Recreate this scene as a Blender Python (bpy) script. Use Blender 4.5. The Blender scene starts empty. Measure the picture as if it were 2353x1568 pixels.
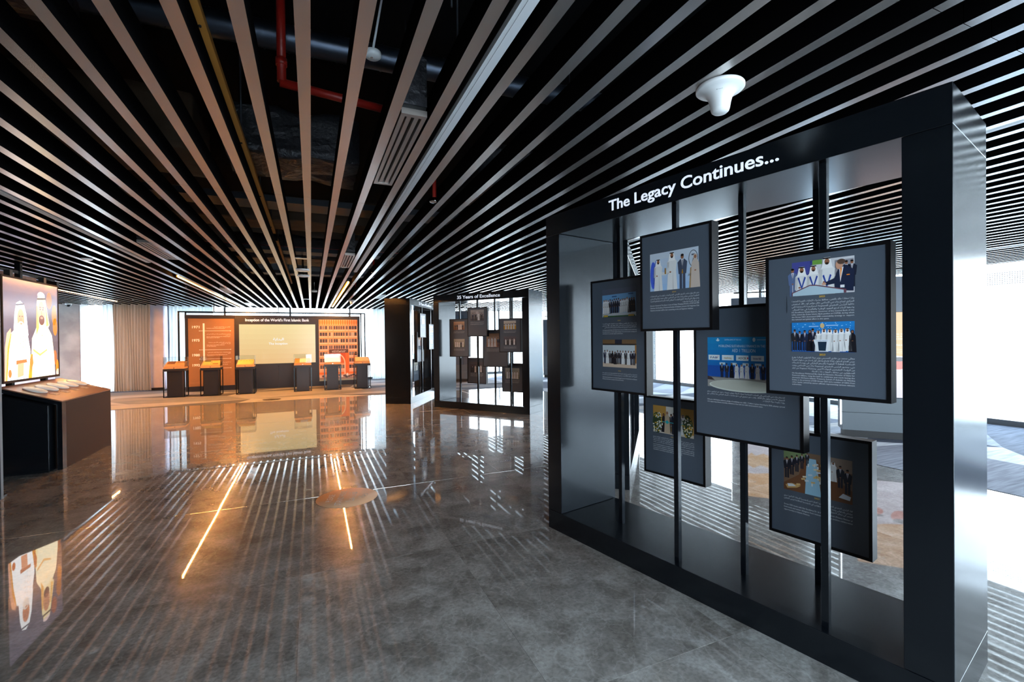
import bpy, bmesh, math, random
from mathutils import Matrix, Vector
random.seed(7)
S = bpy.context.scene
COL = S.collection
PI = math.pi

# ------------------------------------------------------------------ camera
F_PX, YAW, PITCH, ROLL, CAM_H = 1058.28, 0.410864, -0.007113, -0.010598, 1.5035
cam_d = bpy.data.cameras.new('camera')
cam_d.sensor_fit = 'HORIZONTAL'; cam_d.sensor_width = 36.0
cam_d.lens = F_PX / 2353 * 36.0
cam_d.clip_start = 0.02; cam_d.clip_end = 600
cam = bpy.data.objects.new('camera', cam_d); COL.objects.link(cam)
fw = Vector((math.sin(YAW)*math.cos(PITCH), math.cos(YAW)*math.cos(PITCH), math.sin(PITCH)))
rt = Vector((math.cos(YAW), -math.sin(YAW), 0)); up = rt.cross(fw)
r2 = math.cos(ROLL)*rt + math.sin(ROLL)*up; u2 = -math.sin(ROLL)*rt + math.cos(ROLL)*up
m = Matrix.Identity(4)
for i in range(3):
    m[i][0], m[i][1], m[i][2] = r2[i], u2[i], -fw[i]
m.translation = (0, 0, CAM_H)
cam.matrix_world = m
S.camera = cam

# ------------------------------------------------------------------ light and exposure
S.view_settings.view_transform = 'Standard'; S.view_settings.look = 'None'
S.view_settings.exposure = 0.0; S.view_settings.gamma = 1.0
S.view_settings.use_curve_mapping = False
S.cycles.max_bounces = 8; S.cycles.diffuse_bounces = 4; S.cycles.glossy_bounces = 4
S.cycles.transparent_max_bounces = 12; S.cycles.transmission_bounces = 4
S.cycles.sample_clamp_indirect = 6.0
S.cycles.caustics_reflective = False; S.cycles.caustics_refractive = False
SKY = 12.5
STRIP = 640.0
S.cycles.use_adaptive_sampling = False
w = bpy.data.worlds.new('daylight'); S.world = w; w.use_nodes = True
nt = w.node_tree; nt.nodes.clear()
wo = nt.nodes.new('ShaderNodeOutputWorld'); bg = nt.nodes.new('ShaderNodeBackground')
tc = nt.nodes.new('ShaderNodeTexCoord'); sx = nt.nodes.new('ShaderNodeSeparateXYZ'); rp = nt.nodes.new('ShaderNodeValToRGB')
nt.links.new(tc.outputs['Generated'], sx.inputs[0]); nt.links.new(sx.outputs['Z'], rp.inputs[0])
rp.color_ramp.elements[0].position = 0.0; rp.color_ramp.elements[0].color = (0.84, 0.93, 1.0, 1)
rp.color_ramp.elements[1].position = 0.6; rp.color_ramp.elements[1].color = (0.58, 0.79, 1.0, 1)
nt.links.new(rp.outputs[0], bg.inputs[0]); bg.inputs[1].default_value = SKY
nt.links.new(bg.outputs[0], wo.inputs[0])

# ------------------------------------------------------------------ helpers
def lin(r, g, b):
    f = lambda c: (c/255/12.92) if c/255 <= 0.04045 else ((c/255+0.055)/1.055)**2.4
    return (f(r), f(g), f(b), 1.0)

def mat(name, col=(0.5, 0.5, 0.5, 1), rough=0.5, metal=0.0, spec=0.5, emit=None, es=0.0):
    M = bpy.data.materials.new(name); M.use_nodes = True
    b = M.node_tree.nodes['Principled BSDF']
    b.inputs['Base Color'].default_value = col
    b.inputs['Roughness'].default_value = rough
    b.inputs['Metallic'].default_value = metal
    b.inputs['Specular IOR Level'].default_value = spec
    if emit:
        b.inputs['Emission Color'].default_value = emit
        b.inputs['Emission Strength'].default_value = es
    return M

def nd(M, t, **kw):
    n = M.node_tree.nodes.new(t)
    for k, v in kw.items(): setattr(n, k, v)
    return n

def lk(M, a, b): M.node_tree.links.new(a, b)

def speckle(M, c1, c2, scale, detail=4, rough_to=None, stretch=None, coord='Object'):
    """colour varies between two tones with a noise"""
    b = M.node_tree.nodes['Principled BSDF']
    t = nd(M, 'ShaderNodeTexCoord'); n = nd(M, 'ShaderNodeTexNoise'); r = nd(M, 'ShaderNodeValToRGB')
    n.inputs['Scale'].default_value = scale; n.inputs['Detail'].default_value = detail
    if stretch:
        mp = nd(M, 'ShaderNodeMapping'); mp.inputs['Scale'].default_value = stretch
        lk(M, t.outputs[coord], mp.inputs[0]); lk(M, mp.outputs[0], n.inputs['Vector'])
    else:
        lk(M, t.outputs[coord], n.inputs['Vector'])
    r.color_ramp.elements[0].position = 0.35; r.color_ramp.elements[1].position = 0.68
    r.color_ramp.elements[0].color = c1; r.color_ramp.elements[1].color = c2
    lk(M, n.outputs['Fac'], r.inputs[0]); lk(M, r.outputs[0], b.inputs['Base Color'])
    return M

def bump(M, scale, strength, dist=0.01, detail=2):
    b = M.node_tree.nodes['Principled BSDF']
    t = nd(M, 'ShaderNodeTexCoord'); n = nd(M, 'ShaderNodeTexNoise'); bp = nd(M, 'ShaderNodeBump')
    n.inputs['Scale'].default_value = scale; n.inputs['Detail'].default_value = detail
    bp.inputs['Strength'].default_value = strength; bp.inputs['Distance'].default_value = dist
    lk(M, t.outputs['Object'], n.inputs['Vector']); lk(M, n.outputs['Fac'], bp.inputs['Height'])
    lk(M, bp.outputs[0], b.inputs['Normal'])
    return M

M = {}
M['black'] = mat('black_satin_metal', (0.0045, 0.006, 0.0085, 1), 0.20, 0, 0.5)
M['black'].node_tree.nodes['Principled BSDF'].inputs['Specular Tint'].default_value = (0.84, 0.93, 1.0, 1)
M['black'] = bump(M['black'], 1.3, 0.03, 0.01)
M['blackmatte'] = mat('black_matte', (0.008, 0.008, 0.009, 1), 0.6)
M['panelblack'] = mat('panel_black', (0.0025, 0.0025, 0.0035, 1), 0.42, 0, 0.3)
M['whiteplastic'] = mat('white_plastic', (0.80, 0.82, 0.84, 1), 0.35)
M['metalwhite'] = mat('painted_white_metal', (0.62, 0.61, 0.60, 1), 0.35, 0.1)
M['slat'] = mat('satin_bronze_aluminium', (0.68, 0.64, 0.62, 1), 0.27, 0.9)
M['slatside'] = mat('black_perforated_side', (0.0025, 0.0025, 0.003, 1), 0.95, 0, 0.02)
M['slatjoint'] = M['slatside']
M['plenum'] = mat('black_painted_soffit', (0.006, 0.006, 0.007, 1), 0.9, 0, 0.1)
M['duct'] = mat('spiral_duct_steel', (0.085, 0.10, 0.135, 1), 0.34, 0.9)
M['wrap'] = bump(mat('black_duct_wrap', (0.035, 0.035, 0.042, 1), 0.38, 0.2), 22, 0.9, 0.02, 5)
M['wrapbrown'] = bump(mat('brown_fire_board', (0.12, 0.075, 0.045, 1), 0.7), 9, 0.5, 0.02, 4)
M['red'] = bump(mat('red_pipe_paint', (0.38, 0.016, 0.010, 1), 0.4), 12, 0.2)
M['strut'] = mat('strut_painted_orange_light', (0.80, 0.36, 0.07, 1), 0.5, 0.0)  # orange light falling on the strut is put into its base colour
M['tray'] = mat('dark_cable_tray', (0.03, 0.035, 0.045, 1), 0.5, 0.5)
M['vent'] = mat('bronze_grille', (0.36, 0.32, 0.30, 1), 0.35, 0.6)
M['chrome'] = mat('chrome', (0.75, 0.76, 0.78, 1), 0.15, 1.0)
M['blue'] = mat('blue_plastic', (0.03, 0.12, 0.55, 1), 0.4)
M['lit'] = mat('warm_strip_diffuser', (0.8, 0.7, 0.5, 1), 0.5, emit=(1.0, 0.38, 0.08, 1), es=STRIP)
M['unlit'] = mat('opal_diffuser', (0.78, 0.80, 0.84, 1), 0.5)
M['led'] = mat('white_edge_led', (0.9, 0.9, 0.9, 1), 0.5, emit=(0.85, 0.93, 1.0, 1), es=5.0)
M['wood'] = speckle(mat('light_oak', (0.5, 0.3, 0.15, 1), 0.45), lin(205, 150, 100), lin(232, 186, 134), 3.0, 4, stretch=(0.6, 8, 8))
M['wooddark'] = speckle(mat('brown_oak', (0.3, 0.15, 0.06, 1), 0.45), lin(150, 92, 50), lin(178, 112, 64), 3.0, 4, stretch=(0.6, 8, 8))
M['halo_edge'] = mat('added_halo_edge', (0.8, 0.6, 0.4, 1), 0.5, emit=(1.0, 0.31, 0.014, 1), es=1.9)  # dim orange glow imitating the halo around the bright strip core
M['slate'] = mat('slate_laminate', lin(74, 84, 98), 0.4)
M['charcoal'] = mat('charcoal_laminate', lin(30, 31, 40), 0.38)
M['greybase'] = mat('grey_laminate', lin(92, 100, 106), 0.4, 0, 0.3)
M['concrete'] = speckle(bump(mat('polished_concrete', (0.3, 0.3, 0.3, 1), 0.5), 6, 0.15), lin(146, 144, 146), lin(180, 178, 178), 2.2, 6)
M['lilac'] = speckle(mat('lilac_plaster', (0.5, 0.5, 0.55, 1), 0.6), lin(206, 202, 222), lin(226, 222, 238), 2.5, 5)
M['darkwall'] = mat('dark_wall_paint', (0.030, 0.031, 0.036, 1), 0.6)
M['frame'] = mat('window_aluminium', (0.10, 0.11, 0.12, 1), 0.4, 0.6)
M['framelight'] = mat('pale_aluminium', (0.42, 0.44, 0.47, 1), 0.4, 0.6)
M['white'] = mat('white_facade', (0.80, 0.80, 0.79, 1), 0.8)
M['bglass'] = mat('facade_glass', (0.16, 0.33, 0.48, 1), 0.15)
M['ground'] = mat('pale_sand', (0.62, 0.60, 0.56, 1), 0.9)
M['letter'] = mat('white_letter_added_glow', lin(205, 215, 232), 0.5, emit=lin(225, 232, 245), es=0.75)  # even glow added so the letters read white; they are no lamps
M['disc'] = mat('white_disc', (0.85, 0.84, 0.82, 1), 0.4)

# glass that lets daylight straight through and still mirrors a little
def glass(name, tint, refl):
    G = bpy.data.materials.new(name); G.use_nodes = True
    n = G.node_tree.nodes; n.clear()
    o = n.new('ShaderNodeOutputMaterial'); mx = n.new('ShaderNodeMixShader')
    tr = n.new('ShaderNodeBsdfTransparent'); gl = n.new('ShaderNodeBsdfGlossy'); lw = n.new('ShaderNodeLayerWeight')
    mu = n.new('ShaderNodeMath'); mu.operation = 'MULTIPLY_ADD'
    tr.inputs[0].default_value = tint; gl.inputs['Roughness'].default_value = 0.02
    lw.inputs[0].default_value = 0.25
    mu.inputs[1].default_value = refl; mu.inputs[2].default_value = 0.02
    l = G.node_tree.links
    l.new(lw.outputs['Fresnel'], mu.inputs[0]); l.new(mu.outputs[0], mx.inputs[0])
    l.new(tr.outputs[0], mx.inputs[1]); l.new(gl.outputs[0], mx.inputs[2]); l.new(mx.outputs[0], o.inputs[0])
    return G
M['pane'] = glass('window_glass', (0.97, 0.985, 0.99, 1), 0.5)
M['case'] = glass('case_glass', (0.975, 0.99, 0.985, 1), 0.55)

# cloth
def cloth(name, col, tcol, trans):
    C = bpy.data.materials.new(name); C.use_nodes = True
    n = C.node_tree.nodes; n.clear(); l = C.node_tree.links
    o = n.new('ShaderNodeOutputMaterial'); mx = n.new('ShaderNodeMixShader')
    d = n.new('ShaderNodeBsdfDiffuse'); t = n.new('ShaderNodeBsdfTranslucent')
    d.inputs[0].default_value = col; t.inputs[0].default_value = tcol; mx.inputs[0].default_value = trans
    l.new(d.outputs[0], mx.inputs[1]); l.new(t.outputs[0], mx.inputs[2]); l.new(mx.outputs[0], o.inputs[0])
    return C
M['curtain'] = cloth('taupe_curtain', lin(160, 143, 129), lin(180, 160, 140), 0.16)
M['sheer'] = cloth('sheer_curtain', lin(205, 212, 214), lin(225, 232, 234), 0.34)

# prints: the colour sits in a colour attribute of the printed geometry
def printmat(name, rough=0.35, emit=0.0):
    P = mat(name, rough=rough)
    b = P.node_tree.nodes['Principled BSDF']
    a = nd(P, 'ShaderNodeVertexColor', layer_name='Col')
    lk(P, a.outputs['Color'], b.inputs['Base Color'])
    if emit:
        lk(P, a.outputs['Color'], b.inputs['Emission Color']); b.inputs['Emission Strength'].default_value = emit
        b.inputs['Base Color'].default_value = (0, 0, 0, 1)
        for L in list(P.node_tree.links):
            if L.to_socket == b.inputs['Base Color']: P.node_tree.links.remove(L)
        b.inputs['Base Color'].default_value = (0.01, 0.01, 0.01, 1)
    return P
M['print'] = printmat('printed_board', 0.38)
M['screen'] = printmat('screen_picture', 0.2, 0.95)
M['screenhot'] = printmat('bright_screen_picture', 0.2, 2.6)
M['decal'] = printmat('floor_sticker', 0.6)

# marble: veined grey-brown stone, every tile its own slice, polished and faintly uneven
def marble():
    P = mat('polished_grey_marble', rough=0.26)
    b = P.node_tree.nodes['Principled BSDF']; b.inputs['Specular IOR Level'].default_value = 0.05
    b.inputs['Coat Weight'].default_value = 1.0; b.inputs['Coat Roughness'].default_value = 0.02; b.inputs['Coat IOR'].default_value = 1.85
    t = nd(P, 'ShaderNodeTexCoord'); oi = nd(P, 'ShaderNodeObjectInfo')
    ad = nd(P, 'ShaderNodeVectorMath', operation='ADD'); sc = nd(P, 'ShaderNodeVectorMath', operation='SCALE')
    cb = nd(P, 'ShaderNodeCombineXYZ')
    for i in range(3): lk(P, oi.outputs['Random'], cb.inputs[i])
    sc.inputs['Scale'].default_value = 37.0
    lk(P, cb.outputs[0], sc.inputs[0]); lk(P, t.outputs['Object'], ad.inputs[0]); lk(P, sc.outputs[0], ad.inputs[1])
    n1 = nd(P, 'ShaderNodeTexNoise'); n1.inputs['Scale'].default_value = 4.5; n1.inputs['Detail'].default_value = 10; n1.inputs['Distortion'].default_value = 0.5
    n2 = nd(P, 'ShaderNodeTexNoise'); n2.inputs['Scale'].default_value = 2.6; n2.inputs['Detail'].default_value = 8; n2.inputs['Distortion'].default_value = 0.9
    n3 = nd(P, 'ShaderNodeTexNoise'); n3.inputs['Scale'].default_value = 55; n3.inputs['Detail'].default_value = 4
    for n in (n1, n2, n3): lk(P, ad.outputs[0], n.inputs['Vector'])
    r1 = nd(P, 'ShaderNodeValToRGB'); e = r1.color_ramp.elements
    e[0].position = 0.36; e[0].color = (0.220, 0.198, 0.175, 1); e[1].position = 0.70; e[1].color = (0.440, 0.415, 0.385, 1)
    lk(P, n1.outputs['Fac'], r1.inputs[0])
    r2_ = nd(P, 'ShaderNodeValToRGB'); e = r2_.color_ramp.elements   # thin pale veins
    e[0].position = 0.482; e[0].color = (0, 0, 0, 1); e[1].position = 0.518; e[1].color = (0, 0, 0, 1)
    k = e.new(0.50); k.color = (1, 1, 1, 1)
    lk(P, n2.outputs['Fac'], r2_.inputs[0])
    mx = nd(P, 'ShaderNodeMix', data_type='RGBA', blend_type='MIX')
    vs = nd(P, 'ShaderNodeMath', operation='MULTIPLY'); vs.inputs[1].default_value = 0.24
    lk(P, r2_.outputs[0], vs.inputs[0]); lk(P, vs.outputs[0], mx.inputs[0])
    lk(P, r1.outputs[0], mx.inputs[6]); mx.inputs[7].default_value = (0.56, 0.54, 0.51, 1)
    # crazed network of fine fractures
    nw = nd(P, 'ShaderNodeTexNoise'); nw.inputs['Scale'].default_value = 3.5; nw.inputs['Detail'].default_value = 5
    wv = nd(P, 'ShaderNodeVectorMath', operation='SCALE'); wv.inputs['Scale'].default_value = 0.45
    wa = nd(P, 'ShaderNodeVectorMath', operation='ADD'); vo = nd(P, 'ShaderNodeTexVoronoi', feature='DISTANCE_TO_EDGE'); vo.inputs['Scale'].default_value = 7.5
    lk(P, ad.outputs[0], nw.inputs['Vector']); lk(P, nw.outputs['Color'], wv.inputs[0]); lk(P, wv.outputs[0], wa.inputs[0]); lk(P, ad.outputs[0], wa.inputs[1]); lk(P, wa.outputs[0], vo.inputs['Vector'])
    vr = nd(P, 'ShaderNodeValToRGB'); e = vr.color_ramp.elements
    e[0].position = 0.0; e[0].color = (1, 1, 1, 1); e[1].position = 0.045; e[1].color = (0, 0, 0, 1)
    lk(P, vo.outputs['Distance'], vr.inputs[0])
    vm = nd(P, 'ShaderNodeMath', operation='MULTIPLY'); lk(P, vr.outputs[0], vm.inputs[0]); lk(P, n1.outputs['Fac'], vm.inputs[1])
    vk = nd(P, 'ShaderNodeMath', operation='MULTIPLY'); vk.inputs[1].default_value = 0.55; lk(P, vm.outputs[0], vk.inputs[0])
    m2 = nd(P, 'ShaderNodeMix', data_type='RGBA', blend_type='MIX'); lk(P, vk.outputs[0], m2.inputs[0]); lk(P, mx.outputs[2], m2.inputs[6]); m2.inputs[7].default_value = (0.56, 0.54, 0.50, 1)
    mx = m2
    mg = nd(P, 'ShaderNodeMix', data_type='RGBA', blend_type='MULTIPLY'); mg.inputs[0].default_value = 0.55
    r3 = nd(P, 'ShaderNodeValToRGB'); r3.color_ramp.elements[0].color = (0.45, 0.45, 0.45, 1); r3.color_ramp.elements[0].position = 0.3; r3.color_ramp.elements[1].position = 0.6
    lk(P, n3.outputs['Fac'], r3.inputs[0]); lk(P, mx.outputs[2], mg.inputs[6]); lk(P, r3.outputs[0], mg.inputs[7])
    lk(P, mg.outputs[2], b.inputs['Base Color'])
    # slow waviness of the polish
    n4 = nd(P, 'ShaderNodeTexNoise'); n4.inputs['Scale'].default_value = 0.9; n4.inputs['Detail'].default_value = 0.0
    lk(P, ad.outputs[0], n4.inputs['Vector'])
    sb = nd(P, 'ShaderNodeVectorMath', operation='SUBTRACT'); sb.inputs[1].default_value = (0.5, 0.5, 0.5)
    s2 = nd(P, 'ShaderNodeVectorMath', operation='MULTIPLY'); s2.inputs[1].default_value = (0.0016, 0.0016, 0.0)
    g = nd(P, 'ShaderNodeNewGeometry'); a2 = nd(P, 'ShaderNodeVectorMath', operation='ADD'); nm = nd(P, 'ShaderNodeVectorMath', operation='NORMALIZE')
    lk(P, n4.outputs['Color'], sb.inputs[0]); lk(P, sb.outputs[0], s2.inputs[0]); lk(P, s2.outputs[0], a2.inputs[0])
    lk(P, g.outputs['Normal'], a2.inputs[1]); lk(P, a2.outputs[0], nm.inputs[0]); lk(P, nm.outputs[0], b.inputs['Normal']); lk(P, nm.outputs[0], b.inputs['Coat Normal'])
    return P
M['marble'] = marble()

def carpetmat():
    P = mat('patterned_carpet', rough=0.95, spec=0.1)
    b = P.node_tree.nodes['Principled BSDF']
    a = nd(P, 'ShaderNodeVertexColor', layer_name='Col')
    t = nd(P, 'ShaderNodeTexCoord'); mp = nd(P, 'ShaderNodeMapping'); mp.inputs['Scale'].default_value = (2.0, 26, 1)
    mp.inputs['Rotation'].default_value = (0, 0, 0.35)
    n = nd(P, 'ShaderNodeTexNoise'); n.inputs['Scale'].default_value = 1.0; n.inputs['Detail'].default_value = 6
    r = nd(P, 'ShaderNodeValToRGB'); r.color_ramp.elements[0].position = 0.3; r.color_ramp.elements[0].color = (0.62, 0.62, 0.62, 1); r.color_ramp.elements[1].position = 0.65; r.color_ramp.elements[1].color = (1.1, 1.1, 1.1, 1)
    mg = nd(P, 'ShaderNodeMix', data_type='RGBA', blend_type='MULTIPLY'); mg.inputs[0].default_value = 1
    lk(P, t.outputs['Object'], mp.inputs[0]); lk(P, mp.outputs[0], n.inputs['Vector']); lk(P, n.outputs['Fac'], r.inputs[0])
    lk(P, a.outputs['Color'], mg.inputs[6]); lk(P, r.outputs[0], mg.inputs[7]); lk(P, mg.outputs[2], b.inputs['Base Color'])
    return P
M['carpet'] = carpetmat()

class MB:
    """collects shapes and links them as ONE mesh object"""
    def __init__(self): self.bm = bmesh.new()
    def box(self, x0, x1, y0, y1, z0, z1, mi=0, skip=()):
        vs = [self.bm.verts.new(p) for p in ((x0,y0,z0),(x1,y0,z0),(x1,y1,z0),(x0,y1,z0),(x0,y0,z1),(x1,y0,z1),(x1,y1,z1),(x0,y1,z1))]
        fs = {'bottom': (3,2,1,0), 'top': (4,5,6,7), 'front': (0,1,5,4), 'right': (1,2,6,5), 'back': (2,3,7,6), 'left': (3,0,4,7)}
        for k, f in fs.items():
            if k in skip: continue
            fc = self.bm.faces.new([vs[i] for i in f]); fc.material_index = mi[k] if isinstance(mi, dict) else mi
        return self
    def prism(self, pts, y0, y1, mi=0):
        """polygon in x,z pushed from y0 to y1"""
        a = [self.bm.verts.new((x, y0, z)) for x, z in pts]; b = [self.bm.verts.new((x, y1, z)) for x, z in pts]
        n = len(pts)
        fs = [self.bm.faces.new(a[::-1]), self.bm.faces.new(b)]
        for i in range(n): fs.append(self.bm.faces.new((a[i], a[(i+1) % n], b[(i+1) % n], b[i])))
        for f in fs: f.material_index = mi
        return self
    def tube(self, p, q, r, n=12, mi=0, r1=None, caps=True):
        p = Vector(p); q = Vector(q); d = (q-p).normalized()
        a = d.orthogonal().normalized(); b = d.cross(a); r1 = r if r1 is None else r1
        A = [self.bm.verts.new(p + r*(math.cos(2*PI*i/n)*a + math.sin(2*PI*i/n)*b)) for i in range(n)]
        B = [self.bm.verts.new(q + r1*(math.cos(2*PI*i/n)*a + math.sin(2*PI*i/n)*b)) for i in range(n)]
        for i in range(n):
            f = self.bm.faces.new((A[i], A[(i+1) % n], B[(i+1) % n], B[i])); f.material_index = mi; f.smooth = True
        if caps:
            for f in (self.bm.faces.new(A[::-1]), self.bm.faces.new(B)): f.material_index = mi
        return self
    def lathe(self, prof, n=32, o=(0, 0, 0), mi=0):
        rings = []
        for r, z in prof:
            if r < 1e-5: rings.append([self.bm.verts.new((o[0], o[1], o[2]+z))])
            else: rings.append([self.bm.verts.new((o[0]+r*math.cos(2*PI*i/n), o[1]+r*math.sin(2*PI*i/n), o[2]+z)) for i in range(n)])
        for A, B in zip(rings, rings[1:]):
            for i in range(n):
                j = (i+1) % n
                vs = [A[i % len(A)], A[j % len(A)], B[j % len(B)], B[i % len(B)]]
                u = []
                for v in vs:
                    if v not in u: u.append(v)
                if len(u) > 2:
                    f = self.bm.faces.new(u); f.smooth = True; f.material_index = mi
        return self
    def build(self, name, mats, parent=None, bevel=0.0, normals=True):
        if bevel:
            bmesh.ops.bevel(self.bm, geom=list(self.bm.edges), offset=bevel, segments=1, affect='EDGES')
        if normals: bmesh.ops.recalc_face_normals(self.bm, faces=self.bm.faces)
        me = bpy.data.meshes.new(name); self.bm.to_mesh(me); self.bm.free()
        for x in (mats if isinstance(mats, (list, tuple)) else [mats]): me.materials.append(x)
        return link(name, me, parent)

def link(name, me, parent=None):
    o = bpy.data.objects.new(name, me); COL.objects.link(o)
    if parent is not None: o.parent = parent
    return o

def box(name, dims, material, parent=None, bevel=0.0):
    return MB().box(*dims).build(name, material, parent, bevel)

def tag(o, label, cat, group=None):
    o['label'] = label; o['category'] = cat
    if group: o['group'] = group
    return o

def thing(name, label, cat, loc=(0, 0, 0), rz=0.0, group=None):
    o = bpy.data.objects.new(name, None); COL.objects.link(o); o.empty_display_size = 0.2
    o.location = loc; o.rotation_euler = (0, 0, rz)
    return tag(o, label, cat, group)

def struct(o):
    o['kind'] = 'structure'; return o

def copy_tree(o, parent=None):
    c = o.copy(); COL.objects.link(c)
    if parent is not None: c.parent = parent
    for ch in list(o.children): copy_tree(ch, c)
    return c

# ---- lettering -------------------------------------------------------------
AR = {'\u0627': 'FE8D2', '\u0623': 'FE832', '\u0625': 'FE872', '\u0622': 'FE812', '\u0628': 'FE8F4', '\u0629': 'FE932', '\u062a': 'FE954',
      '\u062b': 'FE994', '\u062c': 'FE9D4', '\u062d': 'FEA14', '\u062e': 'FEA54', '\u062f': 'FEA92', '\u0630': 'FEAB2', '\u0631': 'FEAD2',
      '\u0632': 'FEAF2', '\u0633': 'FEB14', '\u0634': 'FEB54', '\u0635': 'FEB94', '\u0636': 'FEBD4', '\u0637': 'FEC14', '\u0638': 'FEC54',
      '\u0639': 'FEC94', '\u063a': 'FECD4', '\u0641': 'FED14', '\u0642': 'FED54', '\u0643': 'FED94', '\u0644': 'FEDD4', '\u0645': 'FEE14',
      '\u0646': 'FEE54', '\u0647': 'FEE94', '\u0648': 'FEED2', '\u0649': 'FEEF2', '\u064a': 'FEF14', '\u0624': 'FE852', '\u0626': 'FE894', '\u0621': 'FE801'}
LA = {'\u0627': 0xFEFB, '\u0623': 0xFEF7, '\u0625': 0xFEF9, '\u0622': 0xFEF5}
def arabic(s):
    """joined presentation forms in visual order, so that the glyphs read right to left"""
    out = []; prev = False; i = 0; s = list(s)
    while i < len(s):
        ch = s[i]
        if ch == '\u0644' and i+1 < len(s) and s[i+1] in LA:
            out.append(chr(LA[s[i+1]] + (1 if prev else 0))); prev = False; i += 2; continue
        if ch in AR:
            base = int(AR[ch][:4], 16); n = int(AR[ch][4])
            nx = i+1 < len(s) and s[i+1] in AR and int(AR[s[i+1]][4]) > 1
            if n == 4: k = 3 if (prev and nx) else 1 if prev else 2 if nx else 0; prev = nx
            elif n == 2: k = 1 if prev else 0; prev = False
            else: k = 0; prev = False
            out.append(chr(base+k))
        else:
            out.append(ch); prev = False
        i += 1
    # keep runs of latin letters and digits left to right
    toks = []; cur = ''
    for ch in out:
        l = ch.isascii() and (ch.isalnum() or ch in '-.')
        if l: cur += ch
        else:
            if cur: toks.append(cur); cur = ''
            toks.append(ch)
    if cur: toks.append(cur)
    return ''.join(reversed(toks))

_tc = {}
def text_mesh(s, bold=0.0, res=2):
    k = (s, bold, res)
    if k not in _tc:
        c = bpy.data.curves.new('t', 'FONT'); c.body = s; c.resolution_u = res; c.offset = bold
        o = bpy.data.objects.new('t', c); COL.objects.link(o)
        me = bpy.data.meshes.new_from_object(o.evaluated_get(bpy.context.evaluated_depsgraph_get()))
        vs = [(v.co.x, v.co.y) for v in me.vertices]; fs = [tuple(p.vertices) for p in me.polygons]
        bpy.data.objects.remove(o); bpy.data.curves.remove(c); bpy.data.meshes.remove(me)
        xs = [v[0] for v in vs] or [0, 1]
        _tc[k] = (vs, fs, min(xs), max(xs))
    return _tc[k]

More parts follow.
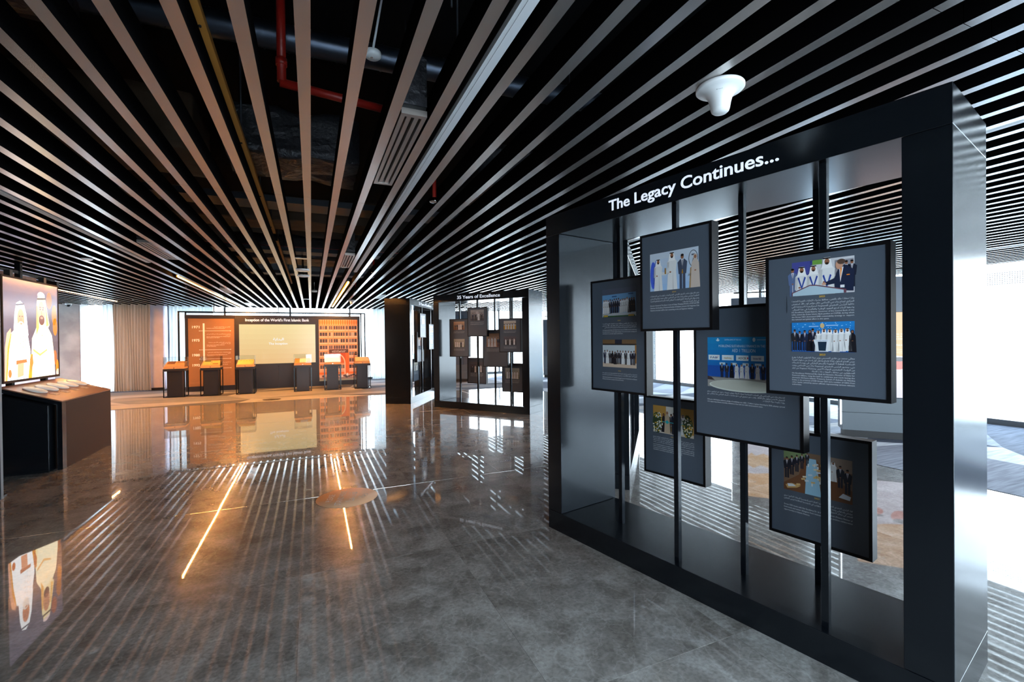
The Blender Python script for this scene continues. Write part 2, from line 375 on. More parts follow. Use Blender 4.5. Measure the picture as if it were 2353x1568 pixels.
class Print:
    """flat print in the plane x (right), z (up); y steps a hair towards the viewer with each layer"""
    STEP = 0.00012
    def __init__(self): self.v = []; self.f = []; self.c = []; self.l = 0
    def poly(self, pts, col, l=None):
        l = self.l if l is None else l
        i = len(self.v); self.v += [(x, -l*self.STEP, z) for x, z in pts]
        self.f.append(tuple(range(i, i+len(pts)))); self.c.append(col); return self
    def rect(self, x0, z0, x1, z1, col, l=None): return self.poly([(x0, z0), (x1, z0), (x1, z1), (x0, z1)], col, l)
    def ell(self, cx, cz, rx, rz, col, l=None, n=14, a0=0.0, a1=2*PI):
        full = abs(a1-a0-2*PI) < 1e-6
        k = n if full else n+1
        return self.poly([(cx+rx*math.cos(a0+(a1-a0)*i/n), cz+rz*math.sin(a0+(a1-a0)*i/n)) for i in range(k)], col, l)
    def text(self, s, x0, x1, z, cap, col, l=None, bold=0.0, fit=True, align='l', res=2):
        """one line between x0 and x1 whose capitals are cap high; fit stretches it to the full width"""
        l = self.l if l is None else l
        vs, fs, a, b = text_mesh(s, bold, res)
        if not vs: return self
        sz = cap/0.69; sx_ = sz; wd = (b-a)*sz
        if fit or wd > (x1-x0): sx_ = (x1-x0)/(b-a)
        wd = (b-a)*sx_
        off = x0 if align == 'l' else (x1-wd if align == 'r' else (x0+x1-wd)/2)
        i = len(self.v); self.v += [(off+(x-a)*sx_, -l*self.STEP, z+y*sz) for x, y in vs]
        for f in fs: self.f.append(tuple(i+k for k in f)); self.c.append(col)
        return self
    def block(self, lines, x0, x1, ztop, pitch, col, rtl=False, l=None, cap=None):
        cap = cap or pitch*0.52
        k = 1.0
        for i, s in enumerate(lines):
            last = i == len(lines)-1 and len(lines) > 1
            t = arabic(s) if rtl else s
            z = ztop-(i+0.75)*pitch
            if last:
                _, _, a, b = text_mesh(t); wd = min((b-a)*k, x1-x0)
                if rtl: self.text(t, x1-wd, x1, z, cap, col, l)
                else: self.text(t, x0, x0+wd, z, cap, col, l)
            else:
                self.text(t, x0, x1, z, cap, col, l); _, _, a, b = text_mesh(t); k = (x1-x0)/(b-a)
        return self
    # ---- little printed figures
    def man(self, x, z0, h, kind='robe', cloth_=None, skin=lin(150, 100, 74), l=None):
        l = self.l if l is None else l
        w_ = h*0.17
        if kind == 'robe':
            c = cloth_ or lin(226, 228, 230); sh = tuple(v*0.72 for v in c[:3])+(1,)
            self.poly([(x-w_*0.95, z0), (x+w_*0.95, z0), (x+w_*0.72, z0+h*0.5), (x+w_*0.86, z0+h*0.74), (x+w_*0.42, z0+h*0.82), (x-w_*0.42, z0+h*0.82), (x-w_*0.86, z0+h*0.74), (x-w_*0.72, z0+h*0.5)], c, l)
            self.poly([(x+w_*0.1, z0), (x+w_*0.28, z0), (x+w_*0.16, z0+h*0.6)], sh, l+1)
            self.poly([(x-w_*0.95, z0+h*0.42), (x-w_*0.6, z0+h*0.42), (x-w_*0.5, z0+h*0.74), (x-w_*0.86, z0+h*0.74)], sh, l+1)
            self.poly([(x-w_*0.62, z0+h*0.76), (x+w_*0.62, z0+h*0.76), (x+w_*0.36, z0+h*0.99), (x-w_*0.36, z0+h*0.99)], lin(240, 241, 243), l+2)
            self.ell(x, z0+h*0.9, h*0.048, h*0.066, skin, l+3, 10)
            self.ell(x, z0+h*0.86, h*0.034, h*0.026, lin(40, 28, 24), l+4, 8)
            self.poly([(x-w_*0.4, z0+h*0.955), (x+w_*0.4, z0+h*0.955), (x+w_*0.36, z0+h*0.985), (x-w_*0.36, z0+h*0.985)], lin(18, 18, 22), l+4)
            self.ell(x-w_*0.3, z0+h*0.47, h*0.03, h*0.022, skin, l+3, 8)
        elif kind == 'suit':
            c = cloth_ or lin(28, 34, 50)
            self.rect(x-w_*0.55, z0, x-w_*0.06, z0+h*0.48, c, l); self.rect(x+w_*0.06, z0, x+w_*0.55, z0+h*0.48, c, l)
            self.poly([(x-w_*0.72, z0+h*0.42), (x+w_*0.72, z0+h*0.42), (x+w_*0.92, z0+h*0.76), (x+w_*0.4, z0+h*0.84), (x-w_*0.4, z0+h*0.84), (x-w_*0.92, z0+h*0.76)], c, l+1)
            self.poly([(x-w_*0.24, z0+h*0.84), (x+w_*0.24, z0+h*0.84), (x, z0+h*0.6)], lin(225, 228, 235), l+2)
            self.poly([(x-w_*0.07, z0+h*0.82), (x+w_*0.07, z0+h*0.82), (x+w_*0.03, z0+h*0.62), (x-w_*0.03, z0+h*0.62)], lin(70, 60, 90), l+3)
            self.ell(x, z0+h*0.915, h*0.05, h*0.07, skin, l+3, 10)
            self.ell(x, z0+h*0.955, h*0.052, h*0.038, lin(26, 22, 22), l+4, 8)
            self.ell(x, z0+h*0.46, h*0.035, h*0.022, skin, l+3, 8)
        else:
            c = cloth_ or lin(24, 24, 32)
            self.poly([(x-w_*0.9, z0), (x+w_*0.9, z0), (x+w_*0.7, z0+h*0.72), (x+w_*0.3, z0+h*0.84), (x-w_*0.3, z0+h*0.84), (x-w_*0.7, z0+h*0.72)], c, l)
            self.ell(x, z0+h*0.9, h*0.066, h*0.088, c, l+1, 12)
            self.ell(x, z0+h*0.9, h*0.042, h*0.056, skin, l+2, 10)
            self.ell(x, z0+h*0.5, h*0.035, h*0.02, skin, l+2, 8)
        return self
    def build(self, name, material, parent=None, loc=(0, 0, 0), rot=(0, 0, 0)):
        me = bpy.data.meshes.new(name); me.from_pydata(self.v, [], self.f)
        at = me.color_attributes.new('Col', 'FLOAT_COLOR', 'CORNER')
        buf = []
        for f, c in zip(self.f, self.c): buf += list(c)*len(f)
        at.data.foreach_set('color', buf)
        me.materials.append(material); me.update()
        o = link(name, me, parent); o.location = loc; o.rotation_euler = rot
        return o

def lettering(name, s, x0, x1, z, cap, material, parent, y=-0.003, depth=0.003, bold=0.012, rot=(0, 0, 0)):
    """raised letters on a face looking towards -y"""
    vs, fs, a, b = text_mesh(s, bold, 4)
    sx_ = (x1-x0)/(b-a); sz = cap/0.69
    words = s.split(' '); ends = [text_mesh(' '.join(words[:i+1]), bold, 4)[3]+0.05 for i in range(len(words))]
    buckets = [[] for _ in words]
    for f in fs:
        cx = sum(vs[i][0] for i in f)/len(f)
        buckets[next((k for k, e in enumerate(ends) if cx <= e), len(words)-1)].append(f)
    for bucket in buckets:            # one part for each word
        bm = bmesh.new(); V = {}
        for f in bucket:
            for i in f:
                if i not in V: V[i] = bm.verts.new((x0+(vs[i][0]-a)*sx_, y, z+vs[i][1]*sz))
            try: bm.faces.new([V[i] for i in f])
            except ValueError: pass
        q = bmesh.ops.extrude_face_region(bm, geom=bm.faces[:])
        bmesh.ops.translate(bm, verts=[v for v in q['geom'] if isinstance(v, bmesh.types.BMVert)], vec=(0, depth, 0))
        bmesh.ops.recalc_face_normals(bm, faces=bm.faces)
        me = bpy.data.meshes.new(name); bm.to_mesh(me); bm.free(); me.materials.append(material)
        link(name, me, parent)

# ================================================================== SETTING
HC = 2.614                       # underside of the baffles
X0, X1, Y0, Y1 = -9.0, 10.3, -1.7, 18.05
TX, TY = 5.95, 12.8              # where the marble meets the carpet

floor = struct(box('floor', (X0, TX, Y0, TY, -0.08, -0.014), M['blackmatte']))
tw, tl = 1.0, 1.555
tile_me = None
ys = [4.78+tl*k for k in range(-9, 6)]
xs = [-0.08+tw*k for k in range(-9, 7)]
g = 0.00045
for ix, x in enumerate(xs):
    for iy, y in enumerate(ys):
        xa, xb, ya, yb = max(x, X0)+g, min(x+tw, TX)-g, max(y, Y0)+g, min(y+tl, TY)-g
        if xb-xa < 0.05 or yb-ya < 0.05: continue
        full = abs(xb-xa-(tw-2*g)) < 1e-6 and abs(yb-ya-(tl-2*g)) < 1e-6
        if full and tile_me: o = link('tile', tile_me, floor)
        else:
            hx, hy = (xb-xa)/2, (yb-ya)/2
            o = MB().box(-hx, hx, -hy, hy, -0.014, 0.0).build('tile', M['marble'], floor)
            if full: tile_me = o.data
        o.location = ((xa+xb)/2, (ya+yb)/2, 0)
        o.rotation_euler = (random.uniform(-1, 1)*0.0008, random.uniform(-1, 1)*0.0008, 0)

M['inlay'] = mat('brushed_steel_inlay', (0.70, 0.66, 0.60, 1), 0.22, 1.0)
struct(box('trim_4', (X0, TX, 4.774, 4.780, -0.010, 0.0012), M['inlay']))
struct(box('trim_5', (3.918, 3.924, 2.0, TY, -0.010, 0.0011), M['inlay']))

def carpet(name, x0, x1, y0, y1, cw, ch, painted_light=1.0):
    nx, ny = max(1, round((x1-x0)/cw)), max(1, round((y1-y0)/ch))
    P = {}
    for i in range(nx+1):
        for j in range(ny+1):
            dx = 0 if i in (0, nx) else random.uniform(-0.38, 0.38)*cw
            dy = 0 if j in (0, ny) else random.uniform(-0.38, 0.38)*ch
            P[i, j] = (x0+(x1-x0)*i/nx+dx, y0+(y1-y0)*j/ny+dy)
    v, f, c = [], [], []
    tones = [lin(128, 131, 138), lin(156, 158, 162), lin(94, 98, 108), lin(144, 142, 141), lin(66, 70, 80), lin(166, 168, 172), lin(116, 118, 126)]
    tones = [tuple(min(.85, q*painted_light) for q in t[:3])+(1,) for t in tones]
    for i in range(nx):
        for j in range(ny):
            a, b, d, e = P[i, j], P[i+1, j], P[i+1, j+1], P[i, j+1]
            for tri in ((a, b, d), (a, d, e)) if random.random() < 0.5 else ((a, b, e), (b, d, e)):
                k = len(v); v += [(p[0], p[1], 0.0) for p in tri]; f.append((k, k+1, k+2)); c += list(random.choice(tones))*3
    # the backing below it
    k = len(v); v += [(x0, y0, 0), (x1, y0, 0), (x1, y1, 0), (x0, y1, 0), (x0, y0, -0.08), (x1, y0, -0.08), (x1, y1, -0.08), (x0, y1, -0.08)]
    for q in ((4, 7, 6, 5), (0, 4, 5, 1), (1, 5, 6, 2), (2, 6, 7, 3), (3, 7, 4, 0)): f.append(tuple(k+t for t in q)); c += [0.1, 0.1, 0.1, 1]*4
    me = bpy.data.meshes.new(name); me.from_pydata(v, [], f)
    at = me.color_attributes.new('Col', 'FLOAT_COLOR', 'CORNER'); at.data.foreach_set('color', c)
    me.materials.append(M['carpet']); me.update()
    return struct(link(name, me))
carpet('floor_carpet_right', TX, X1, Y0, Y1, 1.7, 1.0, 2.0)  # same carpet as at the back; window light is put into lighter tones
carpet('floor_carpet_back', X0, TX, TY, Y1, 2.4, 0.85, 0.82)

# ceiling: black soffit, baffles hung below it
ceiling = struct(box('ceiling', (X0-0.2, X1+0.3, Y0-0.2, Y1+0.3, 3.70, 3.85), M['plenum']))
joints = [-1.7,  0.87, 3.93, 7.0, 10.08, 13.16, 16.2]
def slat_mesh(yend):
    b = MB(); SW, SH = 0.026, 0.118
    js = [j for j in joints if j < yend]+[yend]
    for a, c in zip(js, js[1:]):
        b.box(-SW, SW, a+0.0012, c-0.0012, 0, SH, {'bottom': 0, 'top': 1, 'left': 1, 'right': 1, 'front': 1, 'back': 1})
    bmesh.ops.recalc_face_normals(b.bm, faces=b.bm.faces)
    me = bpy.data.meshes.new('slat'); b.bm.to_mesh(me); b.bm.free()
    me.materials.append(M['slat']); me.materials.append(M['slatside']); return me
slat_a, slat_b = slat_mesh(17.92), slat_mesh(17.47)
for k in range(-44, 51):
    x = -0.0146+0.2*k
    if x > 10.1: break
    o = link('slat', slat_b if x < -4.15 else slat_a, ceiling); o.location = (x, 0, HC)
struct(box('trim_1', (X0, X1+0.1, Y1-0.10, Y1+0.02, HC+0.02, 3.70), M['plenum']))
struct(box('trim_2', (X1-0.16, X1+0.02, Y0, Y1, HC+0.02, 3.70), M['plenum']))
struct(box('wall_left', (X0-0.2, X0, Y0, 12.5, 0, 3.70), M['darkwall']))
struct(box('trim_3', (X0-0.2, X0, 12.5, Y1, HC+0.09, 3.70), M['plenum']))
struct(box('wall_front', (X0-0.2, X1+0.2, Y0-0.2, Y0, HC+0.09, 3.70), M['darkwall']))

# windows
def frit():
    P = bpy.data.materials.new('white_frit_dots'); P.use_nodes = True
    n = P.node_tree.nodes; n.clear(); l = P.node_tree.links
    o = n.new('ShaderNodeOutputMaterial'); mx = n.new('ShaderNodeMixShader'); tr = n.new('ShaderNodeBsdfTransparent'); d = n.new('ShaderNodeBsdfDiffuse')
    d.inputs[0].default_value = (0.75, 0.77, 0.8, 1)
    t = n.new('ShaderNodeTexCoord'); v = n.new('ShaderNodeTexVoronoi'); v.inputs['Scale'].default_value = 34; v.inputs['Randomness'].default_value = 0
    c = n.new('ShaderNodeMath'); c.operation = 'LESS_THAN'; c.inputs[1].default_value = 0.36
    l.new(t.outputs['Object'], v.inputs['Vector']); l.new(v.outputs['Distance'], c.inputs[0]); l.new(c.outputs[0], mx.inputs[0])
    l.new(tr.outputs[0], mx.inputs[1]); l.new(d.outputs[0], mx.inputs[2]); l.new(mx.outputs[0], o.inputs[0]); return P
M['frit'] = frit()

def window(name, along, fixed, cuts, z0=0.09, z1=HC+0.03, dots=False):
    """glazed wall: along 'y' stands at x = fixed, along 'x' at y = fixed"""
    A = (lambda a, b, c, d, e, f: (c, d, a, b, e, f)) if along == 'y' else (lambda a, b, c, d, e, f: (a, b, c, d, e, f))
    root = struct(MB().box(*A(cuts[0], cuts[-1], fixed-0.05, fixed+0.05, 0.0, z0)).build(name, M['frame']))
    box('head_frame', A(cuts[0], cuts[-1], fixed-0.04, fixed+0.04, z1, z1+0.06), M['frame'], root)
    for a in cuts: box('mullion', A(a-0.03, a+0.03, fixed-0.06, fixed+0.06, z0, z1), M['frame'], root)
    for a, b in zip(cuts, cuts[1:]):
        box('pane', A(a+0.031, b-0.031, fixed-0.006, fixed+0.006, z0+0.001, z1-0.001), M['pane'], root)
        if dots: box('frit_band', A(a+0.04, b-0.04, fixed-0.012, fixed-0.010, 2.27, 2.50), M['frit'], root)
    return root
window('window_1', 'y', X1, [Y0+0.1]+[12.0-1.98*k for k in range(9, -4, -1) if Y0+0.3 < 12.0-1.98*k < 17.99]+[17.99], dots=True)
window('window_2', 'x', Y1, [-4.2, -2.65, -0.67, 1.31, 3.29, 5.27, 7.25, 9.23, X1-0.1])
window('window_added_rear', 'x', Y0, [-0.35+2.1*k for k in range(0, 6)])  # unseen glazing behind the camera, added to brighten near floor and panels
struct(box('wall_rear', (X0, -0.38, Y0-0.2, Y0, 0, HC+0.088, ), M['darkwall']))
window('window_5', 'y', X0-0.06, [12.5+2.4*k for k in range(0, 3)])
window('window_3', 'x', 17.66, [-6.30, -5.0, -4.52])
struct(box('wall_back', (X0, -6.75, 17.5, 18.0, 0, 3.70), M['lilac']))
struct(box('pillar_1', (-6.78, -6.2, 17.40, 18.0, 0, 2.64), M['concrete'], bevel=0.012))
struct(box('pillar_2', (-4.60, -4.22, 17.48, 18.04, 0, 2.64), M['lilac'], bevel=0.012))
struct(box('baseboard_back', (-4.61, -4.21, 17.46, 17.478, 0, 0.07), M['blackmatte']))

def curtain(name, label, x0, x1, y, waves, mt, amp=0.05, spread=0.0, group=None):
    v, f = [], []; n = waves*10; rows = 7
    for j in range(rows+1):
        t = j/rows; z = 0.02+(HC+0.03-0.02)*t
        for i in range(n+1):
            s = i/n
            x = x0+(x1-x0)*s+0.012*math.sin(5*s*PI+4*t)+spread*(1-t)**2*(s-0.5)
            a = amp*(0.75+0.25*math.sin(7.3*s*waves))*(1.0-0.25*t)
            v.append((x, y+a*math.sin(2*PI*waves*s+0.7*math.sin(3*t+s*9)), z))
    for j in range(rows):
        for i in range(n):
            k = j*(n+1)+i; f.append((k, k+1, k+n+2, k+n+1))
    me = bpy.data.meshes.new(name); me.from_pydata(v, [], f)
    for p in me.polygons: p.use_smooth = True
    me.materials.append(mt); me.update()
    return tag(link(name, me), label, 'curtain', group)
curtain('curtain', 'taupe full-length pleated curtain gathered beside the lilac pillar', -5.40, -4.50, 17.30, 13, M['curtain'], 0.055)
curtain('sheer_curtain', 'pale sheer curtain hanging at the outer edge of the taupe curtain', -5.66, -5.38, 17.38, 3, M['sheer'], 0.03, 0.12)
curtain('curtain', 'grey pleated curtain drawn behind the timeline end of the exhibition wall', -4.14, -2.95, 17.78, 13, M['sheer'], 0.05, 0.1)
curtain('curtain', 'grey curtain hanging by the window beyond the last display pedestal', 2.12, 2.60, 17.78, 5, M['sheer'], 0.05, 0.1)

# outside
gnd = struct(box('ground', (-250, 250, -120, 320, -24.5, -24.0), M['ground']))
def building(label, x, y, wx, wy, h, cols, rows, face, group=None):
    b = thing('building', label, 'building', (x, y, -24.0), 0, group)
    box('walls', (-wx/2, wx/2, -wy/2, wy/2, 0, h), M['white'], b)
    box('parapet', (-wx/2-0.3, wx/2+0.3, -wy/2-0.3, wy/2+0.3, h, h+0.9), M['white'], b)
    me = None
    W_ = wx if face == 'y' else wy
    for i in range(cols):
        for j in range(rows):
            cw = W_/cols*0.62; z = h-3.0-(h-4.0)*j/rows; u = -W_/2+W_*(i+0.5)/cols
            if face == 'y': d = (u-cw/2, u+cw/2, -wy/2-0.12, -wy/2+0.1, z-1.1, z+1.0)
            else: d = (-wx/2-0.12, -wx/2+0.1, u-cw/2, u+cw/2, z-1.1, z+1.0)
            box('window', d, M['bglass'], b)
    return b
building('white office block with blue ribbon windows outside beyond the curtain', 13.0, 78, 9, 12, 25.2, 1, 7, 'y')
building('white apartment block with three window columns outside the right-hand glazing', 82, 27, 16, 16, 24.2, 4, 7, 'x')
building('long low white block outside, beside the apartment block', 96, 50, 16, 22, 22.5, 5, 6, 'x')

# ================================================================== BIG FRAMED DISPLAY CABINETS
GREY = lin(78, 88, 101); WHITE = lin(226, 230, 236); YEL = lin(222, 176, 40)
CW, CD, CH = 2.36, 0.606, 2.449
PANELS = {  # x0, z0, width, height, y of its face, post x, post y
    'A': (.285, 1.100, .515, .825, .200, .545, .235), 'B': (.888, 1.535, .489, .607, .030, 1.125, .065),
    'C': (.600, .508, .490, .562, .420, .857, .455), 'D': (1.152, .898, .612, .777, .200, 1.440, .235),
    'E': (1.662, 1.212, .502, .680, .030, 1.910, .065), 'F': (1.490, .365, .495, .602, .420, 1.735, .455)}

def panel(parent, key, art):
    x, z, w_, h, y, px, py = PANELS[key]
    T = 0.068; B = 0.015
    b = MB()
    b.box(0, w_, 0.004, T, 0, h)
    b.box(0, B, 0, 0.004, 0, h); b.box(w_-B, w_, 0, 0.004, 0, h); b.box(B, w_-B, 0, 0.004, 0, B); b.box(B, w_-B, 0, 0.004, h-B, h)
    o = b.build('display_panel', M['panelblack'], parent); o.location = (x, y, z)
    p = Print(); p.rect(B, B, w_-B, h-B, GREY, 0); p.l = 1
    art(p, w_, h); p.build('print', M['print'], o, (0, 0.0036, 0))
    return o

def cabinet(label, loc, rz, title, tx, tz, cap, arts, group, plain=False):
    c = thing('display_cabinet', label, 'display cabinet', (loc[0], loc[1], 0), rz, group)
    s, t0, t1 = 0.152, 0.146, 2.293
    BV = 0.0015
    box('base', (0, CW, 0, CD, 0.0, t0), M['black'], c, BV)
    box('header', (0, CW, 0, CD, t1, CH), M['black'], c, BV)
    box('side_panel', (0, s, 0, CD, t0+0.002, t1-0.002), M['black'], c, BV)
    box('side_panel', (CW-s, CW, 0, CD, t0+0.002, t1-0.002), M['black'], c, BV)
    for k, (x, z, w_, h, y, px, py) in PANELS.items():
        b = MB()
        b.box(px-0.015, px+0.015, py-0.015, py+0.015, t0+0.0005, t1-0.0005)
        b.build('post', M['black'], c)
    for k in 'ABCDEF': panel(c, k, arts[k])
    if title: lettering('lettering', title, tx[0], tx[1], tz, cap, M['letter'], c)
    return c

# --- the printed pictures
def sky_bg(p, x0, z0, x1, z1, a, b, l=1, n=6):
    for i in range(n):
        t = i/(n-1); c = tuple(a[k]*(1-t)+b[k]*t for k in range(4))
        p.rect(x0, z0+(z1-z0)*i/n, x1, z0+(z1-z0)*(i+1)/n, c, l)
def group_line(p, x0, x1, z0, h, kinds, l=3, seed=1):
    r = random.Random(seed); n = len(kinds)
    for i, k in enumerate(kinds):
        x = x0+(x1-x0)*(i+0.5)/n
        kind = {'r': 'robe', 's': 'suit', 'a': 'abaya'}[k]
        p.man(x, z0+r.uniform(-.03, .03)*h, h*r.uniform(.93, 1.03), kind, None if k != 's' else r.choice([lin(26, 32, 50), lin(40, 42, 48), lin(30, 40, 66)]), l=l)

E1 = ["His Excellency Khalid Balama, Governor of the Central Bank of the", "UAE, visited the Dubai Islamic Bank pavilion at COP28, during which", "the Group CEO showcased DIB's sustainability strategy to  support", "the national and global effort in this space."]
A1 = ["\u0632\u064a\u0627\u0631\u0629 \u0633\u0639\u0627\u062f\u0629 \u062e\u0627\u0644\u062f \u0628\u0627\u0644\u0639\u0645\u0649\u060c \u0645\u062d\u0627\u0641\u0638 \u0645\u0635\u0631\u0641 \u0627\u0644\u0625\u0645\u0627\u0631\u0627\u062a \u0627\u0644\u0639\u0631\u0628\u064a\u0629 \u0627\u0644\u0645\u062a\u062d\u062f\u0629",
      "\u0627\u0644\u0645\u0631\u0643\u0632\u064a \u0644\u062c\u0646\u0627\u062d \u0628\u0646\u0643 \u062f\u0628\u064a \u0627\u0644\u0625\u0633\u0644\u0627\u0645\u064a \u062e\u0644\u0627\u0644 \u0645\u0624\u062a\u0645\u0631 \u0643\u0648\u0628 28\u060c \u0627\u0633\u062a\u0639\u0631\u0636",
      "\u062e\u0644\u0627\u0644\u0647\u0627 \u0627\u0644\u0631\u0626\u064a\u0633 \u0627\u0644\u062a\u0646\u0641\u064a\u0630\u064a \u0644\u0644\u0645\u062c\u0645\u0648\u0639\u0629 \u0627\u0633\u062a\u0631\u0627\u062a\u064a\u062c\u064a\u0629 \u0627\u0644\u0627\u0633\u062a\u062f\u0627\u0645\u0629 \u0627\u0644\u062a\u064a",
      "\u0648\u0636\u0639\u0647\u0627 \u0627\u0644\u0628\u0646\u0643 \u0644\u062f\u0639\u0645 \u0627\u0644\u062c\u0647\u0648\u062f \u0627\u0644\u0648\u0637\u0646\u064a\u0629 \u0648\u0627\u0644\u0639\u0627\u0644\u0645\u064a\u0629 \u0641\u064a \u0647\u0630\u0627 \u0627\u0644\u0645\u062c\u0627\u0644."]
E2 = ["His Excellency Mohamed Bin Hadi Al Hussaini, Minister of State for", "Financial Affairs, rang the bell to celebrate and mark listing the", "domestic Dirhams Islamic Treasury Sukuk (T-Sukuk) on Nasdaq", "Dubai, in the presence of DIB Group CEO and a number of CEOs from", "other banks, joined by senior officials representing various relevant", "authorities."]
A2 = ["\u0645\u0639\u0627\u0644\u064a \u0645\u062d\u0645\u062f \u0628\u0646 \u0647\u0627\u062f\u064a \u0627\u0644\u062d\u0633\u064a\u0646\u064a \u0648\u0632\u064a\u0631 \u062f\u0648\u0644\u0629 \u0644\u0644\u0634\u0624\u0648\u0646 \u0627\u0644\u0645\u0627\u0644\u064a\u0629 \u064a\u0642\u0631\u0639",
      "\u062c\u0631\u0633 \u0627\u0641\u062a\u062a\u0627\u062d \u0627\u0644\u062a\u062f\u0627\u0648\u0644\u060c \u0625\u064a\u0630\u0627\u0646\u0627 \u0628\u0625\u062f\u0631\u0627\u062c \u0648\u062a\u062f\u0627\u0648\u0644 \u0623\u0648\u0644 \u0625\u0635\u062f\u0627\u0631 \u0645\u0646 \u0635\u0643\u0648\u0643 \u0627\u0644\u062e\u0632\u064a\u0646\u0629",
      "\u0627\u0644\u0625\u0633\u0644\u0627\u0645\u064a\u0629 T-Sukuk \u0627\u0644\u0645\u0642\u0648\u0645\u0629 \u0628\u0627\u0644\u062f\u0631\u0647\u0645 \u0627\u0644\u0625\u0645\u0627\u0631\u0627\u062a\u064a \u0641\u064a \u0628\u0648\u0631\u0635\u0629 \u0646\u0627\u0633\u062f\u0627\u0643",
      "\u062f\u0628\u064a\u060c \u0628\u062d\u0636\u0648\u0631 \u0627\u0644\u0631\u0626\u064a\u0633 \u0627\u0644\u062a\u0646\u0641\u064a\u0630\u064a \u0644\u0645\u062c\u0645\u0648\u0639\u0629 \u0628\u0646\u0643 \u062f\u0628\u064a \u0627\u0644\u0625\u0633\u0644\u0627\u0645\u064a \u0648\u0639\u062f\u062f",
      "\u0645\u0646 \u0627\u0644\u0631\u0624\u0633\u0627\u0621 \u0627\u0644\u062a\u0646\u0641\u064a\u0630\u064a\u064a\u0646 \u0644\u0644\u0628\u0646\u0648\u0643 \u0627\u0644\u0623\u062e\u0631\u0649\u060c \u0648\u0645\u0634\u0627\u0631\u0643\u0629 \u0645\u062c\u0645\u0648\u0639\u0629 \u0645\u0646 \u0643\u0628\u0627\u0631",
      "\u0627\u0644\u0645\u0633\u0624\u0648\u0644\u064a\u0646 \u0645\u0646 \u0645\u062e\u062a\u0644\u0641 \u0627\u0644\u062c\u0647\u0627\u062a \u0630\u0627\u062a \u0627\u0644\u0635\u0644\u0629."]
A3 = ["\u0645\u062f\u064a\u0631 \u0639\u0627\u0645 \u062f\u064a\u0648\u0627\u0646 \u0635\u0627\u062d\u0628 \u0627\u0644\u0633\u0645\u0648 \u062d\u0627\u0643\u0645 \u062f\u0628\u064a\u060c \u0627\u0644\u0639\u0636\u0648 \u0627\u0644\u0645\u0646\u062a\u062f\u0628 \u0644\u0645\u0624\u0633\u0633\u0629 \u062f\u0628\u064a \u0644\u0644\u0627\u0633\u062a\u062b\u0645\u0627\u0631\u0627\u062a",
      "\u0627\u0644\u062d\u0643\u0648\u0645\u064a\u0629 \u0648\u0631\u0626\u064a\u0633 \u0645\u062c\u0644\u0633 \u0625\u062f\u0627\u0631\u0629 \u0628\u0646\u0643 \u062f\u0628\u064a \u0627\u0644\u0625\u0633\u0644\u0627\u0645\u064a\u060c \u0645\u0639\u0627\u0644\u064a \u0645\u062d\u0645\u062f \u0625\u0628\u0631\u0627\u0647\u064a\u0645 \u0627\u0644\u0634\u064a\u0628\u0627\u0646\u064a\u060c",
      "\u064a\u0642\u062f\u0645 \u062c\u0648\u0627\u0626\u0632 \u0646\u0627\u062f\u064a \u0627\u0644\u0633\u0639\u0627\u062f\u0629 \u0627\u0644\u062a\u0627\u0628\u0639 \u0644\u0644\u0645\u0624\u0633\u0633\u0629 \u0644\u0645\u0648\u0638\u0641\u064a \u0627\u0644\u0628\u0646\u0643 \u062a\u0642\u062f\u064a\u0631\u0627 \u0644\u0645\u0633\u0627\u0647\u0645\u0627\u062a\u0647\u0645 \u0627\u0644\u0645\u062a\u0645\u064a\u0632\u0629",
      "\u0641\u064a \u0645\u062c\u0627\u0644 \u0627\u0644\u062e\u062f\u0645\u0629 \u0648\u0627\u0644\u0633\u0639\u0627\u062f\u0629."]
E3 = ["Director General of The Ruler's Court of Dubai, Managing Director of ICD and DIB", "Chairman, His Excellency Mohammed Ibrahim Al Shaibani, presents ICD Happiness Club", "Awards to the bank staff for their outstanding service and happiness initiatives."]
E4 = ["DIB joins UAE Banks collective pledge of mobilizing over AED 1 Trillion in green financing by 2030, playing a pivotal", "role supporting climate neutrality initiatives in line with the UAE Government's vision."]
A4 = ["\u0627\u0646\u0636\u0645\u0627\u0645 \u0628\u0646\u0643 \u062f\u0628\u064a \u0627\u0644\u0625\u0633\u0644\u0627\u0645\u064a \u0625\u0644\u0649 \u0627\u0644\u0645\u0628\u0627\u062f\u0631\u0629 \u0627\u0644\u062c\u0645\u0627\u0639\u064a\u0629 \u0644\u0628\u0646\u0648\u0643 \u0627\u0644\u062f\u0648\u0644\u0629 \u0628\u062a\u0648\u0641\u064a\u0631 \u062a\u0645\u0648\u064a\u0644\u0627\u062a \u062a\u0632\u064a\u062f \u0639\u0646 \u062a\u0631\u064a\u0644\u064a\u0648\u0646 \u062f\u0631\u0647\u0645",
      "\u0644\u0644\u062a\u0645\u0648\u064a\u0644 \u0627\u0644\u0623\u062e\u0636\u0631 \u0628\u062d\u0644\u0648\u0644 \u0639\u0627\u0645 2030\u060c \u0648\u0644\u0639\u0628 \u062f\u0648\u0631 \u0645\u062d\u0648\u0631\u064a \u0641\u064a \u062f\u0639\u0645 \u0645\u0628\u0627\u062f\u0631\u0627\u062a \u0627\u0644\u062d\u064a\u0627\u062f \u0627\u0644\u0645\u0646\u0627\u062e\u064a \u0628\u0645\u0627 \u064a\u062a\u0645\u0627\u0634\u0649 \u0645\u0639",
      "\u0631\u0624\u064a\u0629 \u062d\u0643\u0648\u0645\u0629 \u062f\u0648\u0644\u0629 \u0627\u0644\u0625\u0645\u0627\u0631\u0627\u062a."]
E5 = ["Launching DIB Academy as a strategic investment in human capital for a rapidly evolving", "world, marking a milestone in developing the next generation of banking, offering", "training and certification programmes designed to build future-ready", "capabilities and talent-ready skills across the bank."]
